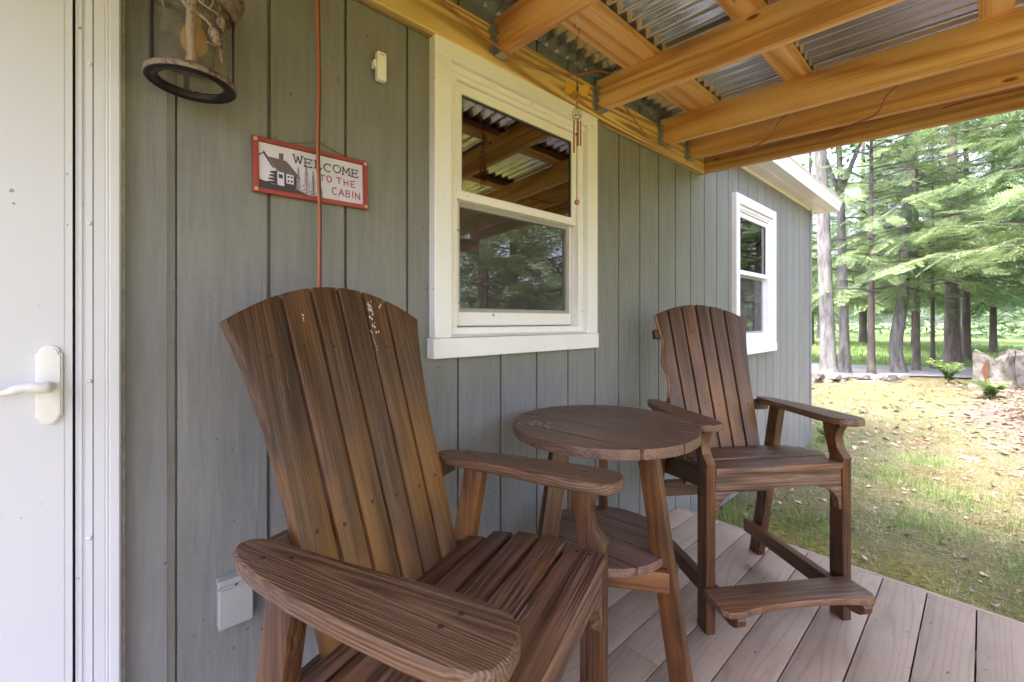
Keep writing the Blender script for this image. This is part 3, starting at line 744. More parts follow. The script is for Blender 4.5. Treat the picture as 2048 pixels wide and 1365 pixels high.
# bird droppings
def blob(name, pts, parent, Mx, m=None):
    parts = []
    for x, y, r in pts:
        n = 9; V_ = [(x+r*(1+.35*math.sin(k*2.3+x*900))*math.cos(2*math.pi*k/n), y+r*.7*(1+.3*math.cos(k*3.1+y*700))*math.sin(2*math.pi*k/n), 0) for k in range(n)]
        parts.append((V_+[(x,y,.0012)], [(k,(k+1)%n,n) for k in range(n)]))
    o = joined(name, parts, m or M['dropping'], parent); o.matrix_local = Mx; o['kind'] = 'stuff'; return o
mb = frame(BKP-Vector((0,BKD.z,-BKD.y))*.0125, BKD, (-1,0,0))
fl = Matrix.Rotation(math.pi, 4, 'X')
blob('bird_dropping', [(.805+rnd.gauss(-.012,.016)-.03*(k%3==0), -.089+rnd.gauss(0,.0045), rnd.uniform(.0010,.0042)) for k in range(26)]+[(.735-.006*k+rnd.gauss(0,.002), -.074-.001*k+rnd.gauss(0,.0012), rnd.uniform(.0012,.0028)) for k in range(9)]+[(.775,.11,.0028),(.768,.1105,.0024),(.762,.1108,.0016),(.80,-.125,.004),(.806,-.131,.003)], ca, mb)

# ------------------------------------------------------------------ table
tb = empty('side_table', (1.216,-.40,0), R(-84.4), label='round slatted wooden side table on three splayed legs between the two chairs', cat='table')
def disc_board(name, r, a, b, th, z, m, parent, bev):
    n = 22; up = []; lo = []
    def xr(y): return math.sqrt(max(r*r-y*y, 0))
    ysr = [a+(b-a)*i/n for i in range(n+1)]
    pts = [(xr(y), y) for y in ysr]+[(-xr(y), y) for y in reversed(ysr)]
    cl = []
    for p in pts:
        if not cl or (abs(cl[-1][0]-p[0])+abs(cl[-1][1]-p[1])) > 1e-4: cl.append(p)
    if (abs(cl[0][0]-cl[-1][0])+abs(cl[0][1]-cl[-1][1])) < 1e-4: cl.pop()
    return board(name, cl, th, (0,0,z), (1,0,0), (0,1,0), m, parent, bev, 3)
g_ = .0042
for a, b in ((-.3068,-.198-g_),(-.198+g_,-.0665-g_),(-.0665+g_,.0665-g_),(.0665+g_,.198-g_),(.198+g_,.3068)):
    disc_board('tabletop_board', .307, a, b, .030, .788, M['table'], tb, .002)
SHZ = .415
for a, b in ((-.214,-.118-g_),(-.118+g_,-.003-g_),(-.003+g_,.118-g_),(.118+g_,.214)):
    disc_board('shelf_board', .215, a, b, .026, SHZ, M['table'], tb, .002)
for az in (35.7,155.7,-84.3):
    t = R(az+84.4); d = Vector((math.cos(t), math.sin(t), 0)); up = Vector((0,0,1))
    def lp3(z): return d*(.155+(.275-.155)*(1-z/.772))
    p0, p1 = lp3(0), lp3(.772)+up*.772; ax_ = (p1-p0).normalized()
    pts = [(.0,-.031),(.772/ax_.z,-.031),(.772/ax_.z,.031),(.0,.031)]
    # trim foot flat on the deck
    k = d.dot(ax_)/ax_.z
    pts = [(z/ax_.z + (w_*(-k)) , w_) for z, w_ in ((0,-.031),(.772,-.031),(.772,.031),(0,.031))]
    pts = [(s_, w_) for s_, w_ in pts]
    side = ax_.cross(d).normalized()
    wdir = side.cross(ax_)
    if wdir.dot(d) < 0: wdir = -wdir
    pts = [((z - w_*wdir.z)/ax_.z, w_) for z, w_ in ((.001,-.031),(.772,-.031),(.772,.031),(.001,.031))]
    board('leg', pts, .034, p0, ax_, wdir, M['chair_dark'], tb, .004)
def lpw(az, z):
    t = R(az+84.4); d = Vector((math.cos(t), math.sin(t), 0)); return d*(.155+.12*(1-z/.772))+Vector((0,0,z))
for a1, a2 in ((155.7,-84.3),(-84.3,35.7),(35.7,155.7)):
    A, B = lpw(a1, SHZ-.047), lpw(a2, SHZ-.047); u = (B-A).normalized(); n = Vector((u.y,-u.x,0)); 
    if n.dot((A+B)/2) < 0: n = -n
    beam('shelf_support', A+n*.033-u*.004, B+n*.033+u*.004, .062, .022, M['chair_dark'], tb, .003)
    A, B = lpw(a1, .745), lpw(a2, .745); beam('top_support', A*1.0+(B-A)*.07, A+(B-A)*.93, .05, .03, M['chair_dark'], tb, .003)
blob('bird_dropping', [(rnd.gauss(-.172,.028), rnd.gauss(-.16,.022), rnd.uniform(.0015,.006)) for _ in range(22)]+[(rnd.gauss(-.07,.012), rnd.gauss(-.13,.012), .0018) for _ in range(6)], tb, Matrix.Translation((0,0,.8034)))

# ------------------------------------------------------------------ wall lantern
lt = empty('wall_lantern', (.114,-.108,1.672), label='bronze wall lantern with cast pinecones hung beside the white door', cat='lantern')
joined('bottom_rim', [lathe_data([(.0815,-.006),(.0835,-.003),(.0835,.004),(.080,.0075),(.073,.010),(.069,.012)], sides=64)], M['lampmetal'], lt)
joined('underside_ring', [lathe_data([(.0815,-.006),(.078,-.0075),(.074,-.004),(.069,-.0045),(.065,-.008),(.060,-.0065),(.0585,-.001),(.0585,.004),(.069,.006)], sides=64)], M['lampdark'], lt)
joined('glass_shade', [lathe_data([(.069,.012),(.0695,.175)], sides=56)], M['lampglass'], lt)
joined('top_ring', [lathe_data([(.070,.165),(.074,.160),(.082,.164),(.086,.172),(.086,.186),(.094,.192),(.099,.200),(.099,.208),(.088,.218),(.05,.238),(.02,.246),(.001,.247)], sides=56)], M['lampmetal'], lt)
for a in (-158, -8, 92):
    c, s_ = math.cos(R(a)), math.sin(R(a))
    beam('cage_bar', (c*.0755, s_*.0755, .008), (c*.0755, s_*.0755, .17), .011, .005, M['lampdark'], lt, .001, (-s_, c, 0))
# cast tree trunk, branches and cones on the face of the glass
def on(a, z, r=.0735): return Vector((r*math.cos(R(a)), r*math.sin(R(a)), z))
A0 = -97
tr_ = [on(A0+.6*math.sin(z*60), z) for z in [.008+.165*i/12 for i in range(13)]]
joined('cast_trunk', [tube_data(tr_, [.0105,.009,.0085,.0082,.0082,.008,.008,.008,.0082,.0086,.009,.009,.009], 12)], M['lampcast'], lt)
def br(pts, r0, r1):
    P = smoothpath([on(a, z, .0745) for a, z in pts], 5); return tube_data(P, [r0+(r1-r0)*i/(len(P)-1) for i in range(len(P))], 7)
bp = [br([(A0,.118),(A0+18,.108),(A0+34,.092),(A0+50,.072)], .005, .002), br([(A0,.150),(A0+15,.137),(A0+35,.134),(A0+46,.128)], .0035, .0018),
      br([(A0,.112),(A0-14,.135),(A0-34,.150),(A0-46,.156)], .0045, .003), br([(A0-34,.150),(A0-38,.130),(A0-36,.110)], .003, .0015), br([(A0-36,.135),(A0-44,.124)], .0024, .0015),
      br([(A0+25,.137),(A0+30,.152),(A0+28,.160)], .002, .001), br([(A0+15,.137),(A0+18,.158)], .002, .001), br([(A0+36,.134),(A0+42,.146),(A0+40,.155)], .002, .001), br([(A0+20,.062),(A0+36,.064)], .0022, .0014),
      br([(A0+40,.06),(A0+44,.046),(A0+46,.036)], .003, .0015)]
joined('cast_branches', bp, M['lampcast'], lt)
def cone(a, z, L, w_, tilt):
    parts = []; c = on(a, z, .077); t = Vector((-math.sin(R(a)), math.cos(R(a)), 0)); ax_ = (Vector((0,0,-1))*math.cos(tilt)+t*math.sin(tilt)).normalized()
    o_ = Vector((math.cos(R(a)), math.sin(R(a)), 0)); sd_ = ax_.cross(o_)
    P = [c+ax_*L*(i/8-.5) for i in range(9)]; rr_ = [w_*math.sin(math.pi*min(.97,max(.05,(i/8)**.75)))*.85+.001 for i in range(9)]
    parts.append(tube_data(P, rr_, 10))
    for i in range(9):
        for k in range(7):
            an = 2*math.pi*(k+.5*(i%2))/7; rad = rr_[min(i,8)]*1.0; d = (sd_*math.cos(an)+o_*math.sin(an)); b = c+ax_*L*(i/8.5-.47)+d*rad
            s1 = ax_.cross(d)*w_*.34
            parts.append(([tuple(b-s1), tuple(b+s1), tuple(b+ax_*w_*.5+d*w_*.22)], [(0,1,2)]))
    return parts
joined('pinecone', cone(A0+33, .078, .044, .0135, .45), M['lampcast'], lt, False)
joined('pinecone', cone(A0+42, .117, .032, .0095, .25), M['lampcast'], lt, False)
joined('bulb', [lathe_data([(.001,.06),(.014,.064),(.024,.08),(.026,.095),(.022,.112),(.015,.125),(.013,.14),(.013,.165)], (.004,.0,0), 24)], M['amber'], lt)
box('back_plate', -.055, .055, .092, .1065, .06, .30, M['lampdark'], lt, .006, 'z')
beam('bracket_arm', (0,.095,.262), (0,.0,.256), .02, .014, M['lampdark'], lt, .003)
joined('finial', [lathe_data([(.001,.247),(.012,.25),(.008,.262),(.013,.27),(.001,.285)], sides=20)], M['lampmetal'], lt)

# ------------------------------------------------------------------ sensor, outlet cover
se = box('wall_sensor', .5775, .6085, -.030, -.008, 1.890, 1.978, M['whiteplastic'], None, .006, 'z', 3)
tag(se, 'small white plastic sensor mounted high between the lantern and the window', 'sensor')
sm = se.matrix_world.inverted() if False else None
def child_world(o, parent):
    o.matrix_local = parent.matrix_basis.inverted() @ o.matrix_basis; o.parent = parent; return o
child_world(box('mount', .570, .579, -.022, -.0005, 1.928, 1.952, M['whiteplastic'], None, .003), se)
child_world(box('slot', .584, .602, -.0304, -.0299, 1.966, 1.970, plain('slot_grey', (.4,.4,.4), .5), None, 0), se)
ob = empty('outlet_box', (.21,0,.40), label='grey outlet cover with hinged lid low on the siding behind the near chair', cat='outlet')
box('lid', -.037, .037, -.034, -.0005, 0, .098, M['boxgrey'], ob, .003)
box('hinge_rail', -.037, .037, -.030, -.0005, .101, .117, M['boxgrey'], ob, .002)
for a, b in ((-.033,-.004),(.004,.033)):
    tV, tF = tube_data([(a,-.033,.1005),(b,-.033,.1005)], .0035, 10); joined('hinge_barrel', [(tV,tF)], M['boxgrey'], ob)

# ------------------------------------------------------------------ WELCOME sign
sg = empty('welcome_sign', (.249,-.010,1.483), label='small red framed welcome sign with a painted cabin picture', cat='sign')
SW, SH = .305, .144; fw = .0125
sg.rotation_euler = (0, R(-1.0), 0)
box('backing', .002, SW-.002, .0, .006, .002, SH-.002, M['signwhite'], sg, .001)
pn = box('print_panel', fw-.001, SW-fw+.001, -.002, .0, fw-.001, SH-fw+.001, M['signwhite'], sg, 0)
box('frame_rail', fw, SW-fw, -.007, .003, 0, fw, M['signred'], sg, .001); box('frame_rail', fw, SW-fw, -.007, .003, SH-fw, SH, M['signred'], sg, .001)
box('frame_rail', 0, fw*1.15, -.0075, .004, 0, SH, M['signred'], sg, .001, 'z'); box('frame_rail', SW-fw*1.15, SW, -.0075, .004, 0, SH, M['signred'], sg, .001, 'z')
for x_, z_ in ((.007,.008),(SW-.007,.008),(.007,SH-.008),(SW-.007,SH-.008)): box('corner_stud', x_-.0045, x_+.0045, -.0085, -.0070, z_-.0045, z_+.0045, M['tan'], sg, .0006)
# print: coordinates u,v in the inner picture (0..1)
iw, ih = SW-2*fw*1.1, SH-2*fw
def uv(u, v): return (fw*1.1+u*iw, fw+v*ih)
def flat(name, polys, y, m):
    V=[];F=[]
    for p in polys:
        b=len(V); V+=[(uv(u,v)[0], y, uv(u,v)[1]) for u,v in p]; F.append(tuple(range(b,b+len(p))))
    me=bpy.data.meshes.new(name); me.from_pydata(V,[],F); o=link(name,me,m,sg); return o
def strokes(name, lines, wd, y, m):
    V=[];F=[]
    for L in lines:
        for (a,b),(c,d) in zip(L[:-1],L[1:]):
            p=Vector(uv(a,b)); q_=Vector(uv(c,d)); t=(q_-p); 
            if t.length<1e-6: continue
            t.normalize(); n=Vector((-t.y,t.x))*wd/2; e=t*wd*.3; k=len(V)
            V+=[(v.x,y,v.y) for v in (p-n-e,q_-n+e,q_+n+e,p+n-e)]; F.append((k,k+1,k+2,k+3)); y-=.000004
    me=bpy.data.meshes.new(name); me.from_pydata(V,[],F); return link(name,me,m,sg)
rj = lambda u,v,a=.006: (u+rnd.uniform(-a,a), v+rnd.uniform(-a,a)*1.8)
flat('picture_ground', [[(0,0),(.46,0),(.40,.04),(.33,.10),(.24,.12),(.12,.13),(.05,.17),(0,.20)]], -.0024, M['ink'])
wl=[(.155,.12)]+[(.155-.015-.085*abs(math.sin(i*2.1))*(1-i/26), .13+.30*i/12) for i in range(13)]+[(.16,.45),(.33,.40),(.33,.10)]
flat('picture_wall', [wl], -.0025, M['ink'])
flat('picture_roof', [[(.055,.80),(.08,.72),(.24,.70),(.37,.36),(.31,.38),(.15,.46)]], -.0026, M['inkroof'])
flat('picture_chimney', [[(.175,.69),(.175,.84),(.215,.85),(.215,.67)]], -.0027, M['inkroof'])
flat('picture_gable', [[(0,.72),(.042,.80),(.045,.84),(.135,.49),(.12,.49),(.040,.77),(0,.68)]], -.0028, M['ink'])
flat('picture_door', [[(.158,.13),(.158,.43),(.218,.42),(.218,.12)],[(.236,.20),(.236,.41),(.302,.40),(.302,.19)]], -.0029, M['signwhite'])
flat('picture_panes', [[(.17,.29),(.17,.38),(.206,.37),(.206,.28)]]+[[(a,b),(a+.016,b),(a+.020,b+.045),(a+.002,b+.045)] for a in (.246,.274) for b in (.23,.325)], -.0030, M['ink'])
tl=[]
for cx,v0,v1,wd in ((.345,.07,.62,.030),(.42,.03,.70,.045),(.485,.01,.60,.028),(.555,.0,.30,.02)):
    tl.append([(cx,v0),(cx,v1)])
    for i in range(13):
        v=v0+(v1-v0)*(i+.3)/13.5; w__=wd*(1-i/14)*(0.6+.6*rnd.random())
        tl.append([(cx,v+.035),rj(cx-w__,v-.01,.003)]); tl.append([(cx,v+.03),rj(cx+w__,v-.012,.003)])
strokes('picture_trees', tl, .0017, -.0031, M['inkpurple'])
# letters as pen strokes in a unit box
def arc(cx,cy,rx,ry,a0,a1,n=12): return [(cx+rx*math.cos(R(a0+(a1-a0)*i/n)), cy+ry*math.sin(R(a0+(a1-a0)*i/n))) for i in range(n+1)]
LT = {'W':[[(.0,1),(.25,0),(.5,.8),(.75,0),(1,1)],[(-.12,1.02),(.14,.98)],[(.86,1),(1.12,1)],[(.4,.82),(.6,.8)]],
 'E':[[(.12,0),(.15,1)],[(0,1),(.9,1),(.9,.84)],[(.14,.5),(.7,.52)],[(.7,.42),(.7,.62)],[(0,0),(.92,0),(.93,.16)]],
 'L':[[(.2,0),(.2,1)],[(.02,1),(.42,1)],[(0,0),(.9,0),(.9,.18)]],
 'C':[arc(.55,.5,.5,.5,55,305,14),[(.84,.78),(.86,.98)]],
 'O':[arc(.5,.5,.48,.5,0,360,18)],
 'M':[[(.08,0),(.12,1),(.5,.3),(.88,1),(.95,0)],[(-.06,0),(.22,0)],[(.8,0),(1.1,0)],[(-.02,1),(.16,1)],[(.84,1),(1.04,1)]],
 't':[[(.5,0),(.5,1)],[(0,1),(1,1)]], 'H':[[(.1,0),(.1,1)],[(.9,0),(.9,1)],[(.1,.5),(.9,.53)]],
 'e':[[(.9,1),(.1,1),(.1,0),(.9,.02)],[(.1,.5),(.75,.5)]], 'o':[arc(.5,.5,.45,.5,0,360,16)],
 'c':[arc(.55,.5,.5,.5,60,300,12)], 'A':[[(0,0),(.5,1),(1,0)],[(.2,.38),(.82,.36)]],
 'B':[[(.12,0),(.12,1)],[(.12,1)]+arc(.45,.76,.32,.24,80,-90,8)+[(.12,.52)],[(.12,.52)]+arc(.48,.26,.38,.26,90,-90,8)+[(.12,0)]],
 'I':[[(.5,0),(.5,1)]], 'N':[[(.1,0),(.1,1),(.9,0),(.92,1.02)]]}
def word(txt, u, v, cw, chh, gap, jit):
    out=[]
    for i,ch in enumerate(txt):
        w1 = cw*(.35 if ch=='I' else 1.0); dv=jit[i%len(jit)]
        for L in LT[ch]: out.append([(u+x_*w1, v+dv+y_*chh) for x_,y_ in L])
        u += w1+gap
    return out
strokes('lettering_welcome', word('WELCOME', .305,.665,.078,.18,.0165,(.035,.0,.01,-.01,.01,.0,-.01)), .0030, -.0034, M['ink'])
strokes('lettering_to_the', word('to', .545,.40,.052,.145,.018,(.0,.01))+word('tHe', .715,.40,.052,.145,.022,(.01,0,-.005)), .0026, -.0034, M['inkred'])
strokes('lettering_cabin', word('cABIN', .668,.115,.055,.16,.014,(.02,.01,.01,.01,-.005)), .0026, -.0034, M['inkred'])
joined('hanging_wire', [tube_data([(.075,.002,SH-.002),(.168,.002,SH+.026),(.255,.002,SH-.002)], .0007, 6)], M['bronze'], sg)
nl = tag(joined('sign_hook', [tube_data([(.417,.0,1.664),(.417,-.014,1.664)], .0025, 8), tube_data([(.417,-.012,1.668),(.419,-.014,1.662),(.418,-.013,1.656)], .002, 8)], M['brass']), 'tiny brass hook on the siding holding up the welcome sign', 'hook')

# ------------------------------------------------------------------ cords
c1 = [(.398,-.05,2.262),(.3955,-.052,2.15),(.3965,-.046,2.0),(.400,-.044,1.8),(.3965,-.045,1.62),(.402,-.043,1.45),(.4015,-.043,1.25),(.402,-.045,1.0),(.403,-.05,.7),(.401,-.05,.45),(.402,-.05,.25)]
P = smoothpath(c1, 6)
hc = empty('hanging_cord', (.4,-.045,.5), label='orange and brown twin cord hanging straight down past the welcome sign', cat='cord')
o1 = joined('orange_strand', [tube_data(P, .0036, 8)], M['cord'], hc); o2 = joined('brown_strand', [tube_data([p+Vector((.0054,.001,0)) for p in P], .0026, 8)], M['cord2'], hc)
for o in (o1,o2): o.location = (-.4,.045,-.5)
runs = [[(.41,-.05,2.27),(.56,-.05,2.25),(.70,-.055,2.235),(.82,-.06,2.212),(.965,-.075,2.162),(1.02,-.10,2.133),(1.075,-.085,2.138),(1.21,-.07,2.166),(1.35,-.07,2.192),(1.48,-.07,2.232),(1.60,-.09,2.285),(1.66,-.11,2.292)],
        [(1.70,-.11,2.29),(1.745,-.08,2.275),(1.83,-.07,2.232),(1.94,-.085,2.158),(2.05,-.085,2.115),(2.18,-.075,2.113),(2.30,-.08,2.130),(2.40,-.085,2.155)],
        [(2.29,-.70,2.13),(2.32,-.62,2.098),(2.46,-.54,2.094),(2.565,-.43,2.103),(2.64,-.36,2.108),(2.70,-.30,2.12)],
        [(2.29,-1.08,2.11),(2.32,-1.01,2.075),(2.46,-.955,2.06),(2.565,-.85,2.080),(2.64,-.78,2.086),(2.70,-.70,2.10)],
        [(2.50,-1.62,2.10),(2.57,-1.50,2.052),(2.64,-1.38,2.068),(2.72,-1.25,2.105),(2.80,-1.15,2.13)]]
tc = tag(joined('overhead_cord', [tube_data(smoothpath(r, 5), .0040, 7) for r in runs], M['cord']), 'thin orange cord looping under the porch rafters along the wall', 'cord')

# ------------------------------------------------------------------ wind chime
wc = empty('wind_chime', (1.239,-.267,1.586), label='copper wind chime with amber butterfly hung from the porch rafters before the window', cat='wind chime')
Z = lambda z: z-1.586
def ringpts(c, r, n=14, ax=0):
    return [(c[0]+r*math.cos(2*math.pi*k/n), c[1]+(r*math.sin(2*math.pi*k/n) if ax else 0), c[2]+(0 if ax else r*math.sin(2*math.pi*k/n))) for k in range(n+1)]
joined('ceiling_hook', [tube_data(smoothpath([(0,0,Z(2.272)),(.0,0,Z(2.256)),(.010,-.002,Z(2.245)),(.004,-.003,Z(2.232)),(-.008,-.002,Z(2.238))],5), .0016, 7)], M['whiteplastic'], wc)
joined('wire', [tube_data(smoothpath([(-.012,0,Z(2.222)),(-.008,0,Z(2.238)),(.004,0,Z(2.238)),(.011,0,Z(2.222)),(.008,0,Z(2.205)),(0,0,Z(2.19)),(0,0,Z(2.18))],5), .0014, 7),
   tube_data([(0,0,Z(2.18)),(.001,0,Z(2.08)),(0,0,Z(1.94))], .0013, 6), tube_data([(0,0,Z(1.93)),(0,0,Z(1.59))], .0010, 6)], M['bronze'], wc)
# butterfly
wing = lambda s: [(s*x_, z_) for x_, z_ in ((0,0),(.012,.018),(.028,.030),(.043,.030),(.048,.018),(.042,.005),(.046,-.008),(.038,-.020),(.022,-.022),(.008,-.010))]
for s in (-1,1):
    pts = wing(s)[::s]; c_, s_ = math.cos(R(20*s)), math.sin(R(20*s))
    board('butterfly_wing', pts, .002, (0,-.001,Z(2.003)), (.80,-.5,-.25) if s > 0 else (.6,-.8,-.1), (.1,.1,1), M['butter'], wc, 0)
wr = []
for s in (-1,1):
    fm = frame((0,-.001,Z(2.003)), (.80,-.5,-.25) if s > 0 else (.6,-.8,-.1), (.1,.1,1)); w0 = [fm @ Vector((a,b,.0)) for a,b in wing(s)]
    wr.append(tube_data(w0+[w0[0]], .0011, 5)); wr += [tube_data([w0[0], w0[i]], .0008, 5) for i in (2,4,6,8)]
    wr.append(tube_data([(0,0,Z(2.012)),(s*.008,-.002,Z(2.03)),(s*.012,-.003,Z(2.036))], .0007, 5))
joined('butterfly_outline', wr, M['bronze'], wc)
joined('butterfly_body', [tube_data([(0,-.002,Z(2.02)),(0,-.003,Z(2.003)),(0,-.002,Z(1.975))], [.002,.0042,.0015], 8)], M['bronze'], wc)
joined('beads', [lathe_data([(.0005,.006),(.004,.003),(.0045,0),(.004,-.003),(.0005,-.006)], (0,0,Z(z)), 12) for z in (1.985,1.962,1.948)], M['copper'], wc)
tp_ = [tube_data(ringpts((0,0,Z(1.900)), .016, 18, 1), .0013, 6)]
for k in range(6):
    a = k*math.pi/3; tp_.append(tube_data(smoothpath([(0,0,Z(1.936)),(.010*math.cos(a),.010*math.sin(a),Z(1.930)),(.017*math.cos(a),.017*math.sin(a),Z(1.915)),(.016*math.cos(a),.016*math.sin(a),Z(1.900))],4), .0009, 5))
joined('basket', tp_, M['bronze'], wc)
for k, L in enumerate((.085,.10,.118,.078,.09)):
    a = k*2*math.pi/5+.4; x_, y_ = .0135*math.cos(a), .0135*math.sin(a); t0 = Z(1.884)
    joined('chime_tube', [tube_data([(x_,y_,t0),(x_,y_,t0-L)], .0030, 12)], M['copper'], wc)
    tube = joined('tube_string', [tube_data([(x_,y_,t0),(x_,y_,Z(1.90))], .0004, 4)], M['bronze'], wc)
joined('striker', [lathe_data([(.0005,.002),(.006,.002),(.006,-.002),(.0005,-.002)], (0,0,Z(1.836)), 14)], M['bronze'], wc)
joined('ball', [lathe_data([(.0098*math.sin(R(t)), .0098*math.cos(R(t))) for t in range(1,180,15)]+[(.0003,-.0098)], (0,0,0), 18)], M['copper'], wc)

# ------------------------------------------------------------------ leaf on deck, crumbs
r_ = np.random.RandomState(41); nn = 420; cx = 2.5-4.0*r_.rand(nn)**1.2; cy = -.03-2.5*r_.rand(nn); aa = r_.uniform(0,6.28,nn); ss = r_.uniform(.0012,.0048,nn)
cc = np.stack([cx,cy,.0012+0*cx],1); dd = np.stack([np.cos(aa),np.sin(aa),.1+0*aa],1)*ss[:,None]; ee = np.stack([-np.sin(aa),np.cos(aa),.3+0*aa],1)*(ss*.5)[:,None]
ix = np.arange(nn); tag(np_mesh('deck_crumbs', np.concatenate([cc-dd,cc+ee,cc+dd,cc-ee*.2],0), np.stack([ix,ix+3*nn,ix+2*nn,ix+nn],1), M['bronze']), 'tiny dark crumbs of bark and leaf on the deck boards', 'crumbs', kind='stuff')
def leafmesh(name, s, seed):
    r_ = random.Random(seed); n = 15; V = [(0,0,s*.1)]
    for k in range(n):
        a = 2*math.pi*k/n; q_ = s*(1 if k % 3 == 0 else .55)*(r_.uniform(.8,1.15)); V.append((q_*math.cos(a), q_*.75*math.sin(a), s*.28*abs(math.sin(a*1.5+seed))+.001))
    me = bpy.data.meshes.new(name); me.from_pydata(V, [], [(0,1+k,1+(k+1)%n) for k in range(n)]); return me
lf = link('fallen_leaf', leafmesh('fallen_leaf', .03, 3), M['deadleaf']); lf.location = (2.149,-.541,.002); lf.rotation_euler = (0,0,.8)
tag(lf, 'curled dead leaf lying alone on the deck behind the footrest', 'leaf')

# ------------------------------------------------------------------ stones, stumps
def rock(name, sx, sy, sz, seed, m, loc, parent=None, sub=2):
    bm = bmesh.new(); bmesh.ops.create_icosphere(bm, subdivisions=sub, radius=1); r_ = random.Random(seed)
    ph = [r_.uniform(0,6) for _ in range(6)]
    for v in bm.verts:
        c = v.co; d = 1+.16*math.sin(2.3*c.x+ph[0])+.14*math.sin(3.1*c.y+ph[1])+.12*math.sin(3.7*c.z+ph[2])+.06*math.sin(7*c.x+5*c.y+ph[3])
        v.co = Vector((max(-.78,min(.78,c.x*d))*sx, max(-.8,min(.8,c.y*d))*sy, max(-.7,min(.7,c.z*d))*sz))
    me = bpy.data.meshes.new(name); bm.to_mesh(me); bm.free()
    o = link(name, me, m, parent); o.location = loc; o.rotation_euler = (0,0,r_.uniform(0,3)); return o
sw = empty('stone_wall', (11.3,.7,-.2), label='low dry stone wall crossing the lawn in front of the pale trunks', cat='stone wall')
for k in range(46):
    t = k/46; lay = k % 2; base = Vector((10.55+1.55*t, 1.75-1.85*t, 0)); s = rnd.uniform(.10,.21)
    rock('stone', s, s*.8, s*.5, 100+k, M['stone' if rnd.random() < .6 else 'stone2'], base-Vector((11.3,.7,0))+Vector((rnd.uniform(-.12,.12), rnd.uniform(-.05,.05), .03+lay*.105+rnd.uniform(-.02,.03))), sw)
k_ = 0
def stump(name, x, y, r, h, lab, seed, hollow=True):
    T = empty(name, (x,y,float(gh(x,y))-.03), label=lab, cat='stump', group='tree stumps on the mound')
    r_ = random.Random(seed); n = 44; V=[];F=[]
    lobes = [r_.uniform(0,6) for _ in range(3)]
    prof_ = [(1.25,0),(1.08,.12),(1.0,.35),(.97,.7),(.98,1.0)]
    for q_, z in prof_:
        for k in range(n):
            a = 2*math.pi*k/n; rad = r*q_*(1+.10*math.sin(3*a+lobes[0])+.06*math.sin(5*a+lobes[1])+.035*math.sin(13*a+z*3)+.025*math.sin(21*a+z*9)); zz = z*h*(1+(.14*math.sin(2*a+lobes[2])+.07*math.sin(7*a)+.05*math.sin(17*a) if z == 1 else 0))
            V.append((rad*math.cos(a), rad*math.sin(a), zz))
    for i in range(len(prof_)-1):
        for k in range(n): F.append((i*n+k, i*n+(k+1)%n, (i+1)*n+(k+1)%n, (i+1)*n+k))
    V.append((0,0,h*.93)); F += [((len(prof_)-1)*n+k, (len(prof_)-1)*n+(k+1)%n, len(V)-1) for k in range(n)]
    joined('bark', [(V,F)], M['stumpwood'], T)
    if hollow:
        d = Vector((-x, -1.27-y, 0)).normalized(); s_ = Vector((-d.y, d.x, 0)); V=[];F=[]
        for i in range(9):
            z = h*(.12+.80*i/8); wd = r*.15*math.sin(math.pi*(i+.6)/9.4)
            for sgn in (-1,0,1): V.append(tuple(d*(r*(1.00 if sgn else .98))+s_*(sgn*wd-.40*r+.05*r*math.sin(i))+Vector((0,0,z))))
            if i: b = i*3; F += [(b-3,b-2,b+1,b),(b-2,b-1,b+2,b+1)]
        joined('rotted_hollow', [(V,F)], M['stumpcore'], T)
    return T
stump('tree_stump', 12.2, -1.42, .27, .62, 'tall rotten stump with an orange hollow in its side beside the ferns', 5)
stump('tree_stump', 13.0, -1.95, .36, .66, 'broad pale stump at the right edge of the photo behind the hollow stump', 9, False)
stump('tree_stump', 11.6, -1.98, .16, .40, 'short pale stump nearest the camera at the right edge of the mound', 12, False)
lgp = smoothpath([(13.5,-1.6,.30),(14.2,-2.6,.33),(15.0,-3.9,.3)], 5)
tag(joined('fallen_log', [tube_data(lgp, .22, 14)], M['bark_brown']), 'fallen grey log lying on the ground behind the stumps', 'log')

# ------------------------------------------------------------------ plants and grass
def blades(name, n, xf, hmin, hmax, wd, m, seed):
    r_ = np.random.RandomState(seed); x, y = xf(r_, n); k = len(x); h = r_.uniform(hmin, hmax, k)*(1+.0*x); a = r_.uniform(0, 2*np.pi, k); ln = r_.uniform(.1,.7,k)*h
    base = np.stack([x, y, gh(x,y)-.005], 1); d = np.stack([np.cos(a), np.sin(a), 0*a], 1); s = np.stack([-np.sin(a), np.cos(a), 0*a], 1)*(wd*(.6+r_.rand(k)*.8))[:,None]
    up = np.zeros((k,3)); up[:,2] = h
    V = np.concatenate([base-s, base+s, base+up*.6+d*(ln*.35)[:,None]+s*.6, base+up*.6+d*(ln*.35)[:,None]-s*.6, base+up*.92+d*ln[:,None]], 0)
    i = np.arange(k); F = np.concatenate([np.stack([i,i+k,i+2*k],1), np.stack([i,i+2*k,i+3*k],1), np.stack([i+3*k,i+2*k,i+4*k],1)],0)
    return np_mesh(name, V, F, m)
def patchy(x, y, f=1.0): return np.sin(2.1*f*x+1.3*f*y)+np.sin(3.7*f*y-1.9*f*x+1)+.7*np.sin(6.1*f*x+4*f*y)
def xf_near(r_, n):
    x = 2.60+8.4*r_.rand(n)**1.6; y = -2.9+4.6*r_.rand(n); k = (patchy(x,y) > r_.uniform(-1.2,1.6,n)) & ((x > 5.62) | (y < -.02)); return x[k], y[k]
tag(blades('grass', 60000, xf_near, .015, .06, .0016, M['grass'], 4), 'thin short grass over the mossy lawn', 'grass', kind='stuff')
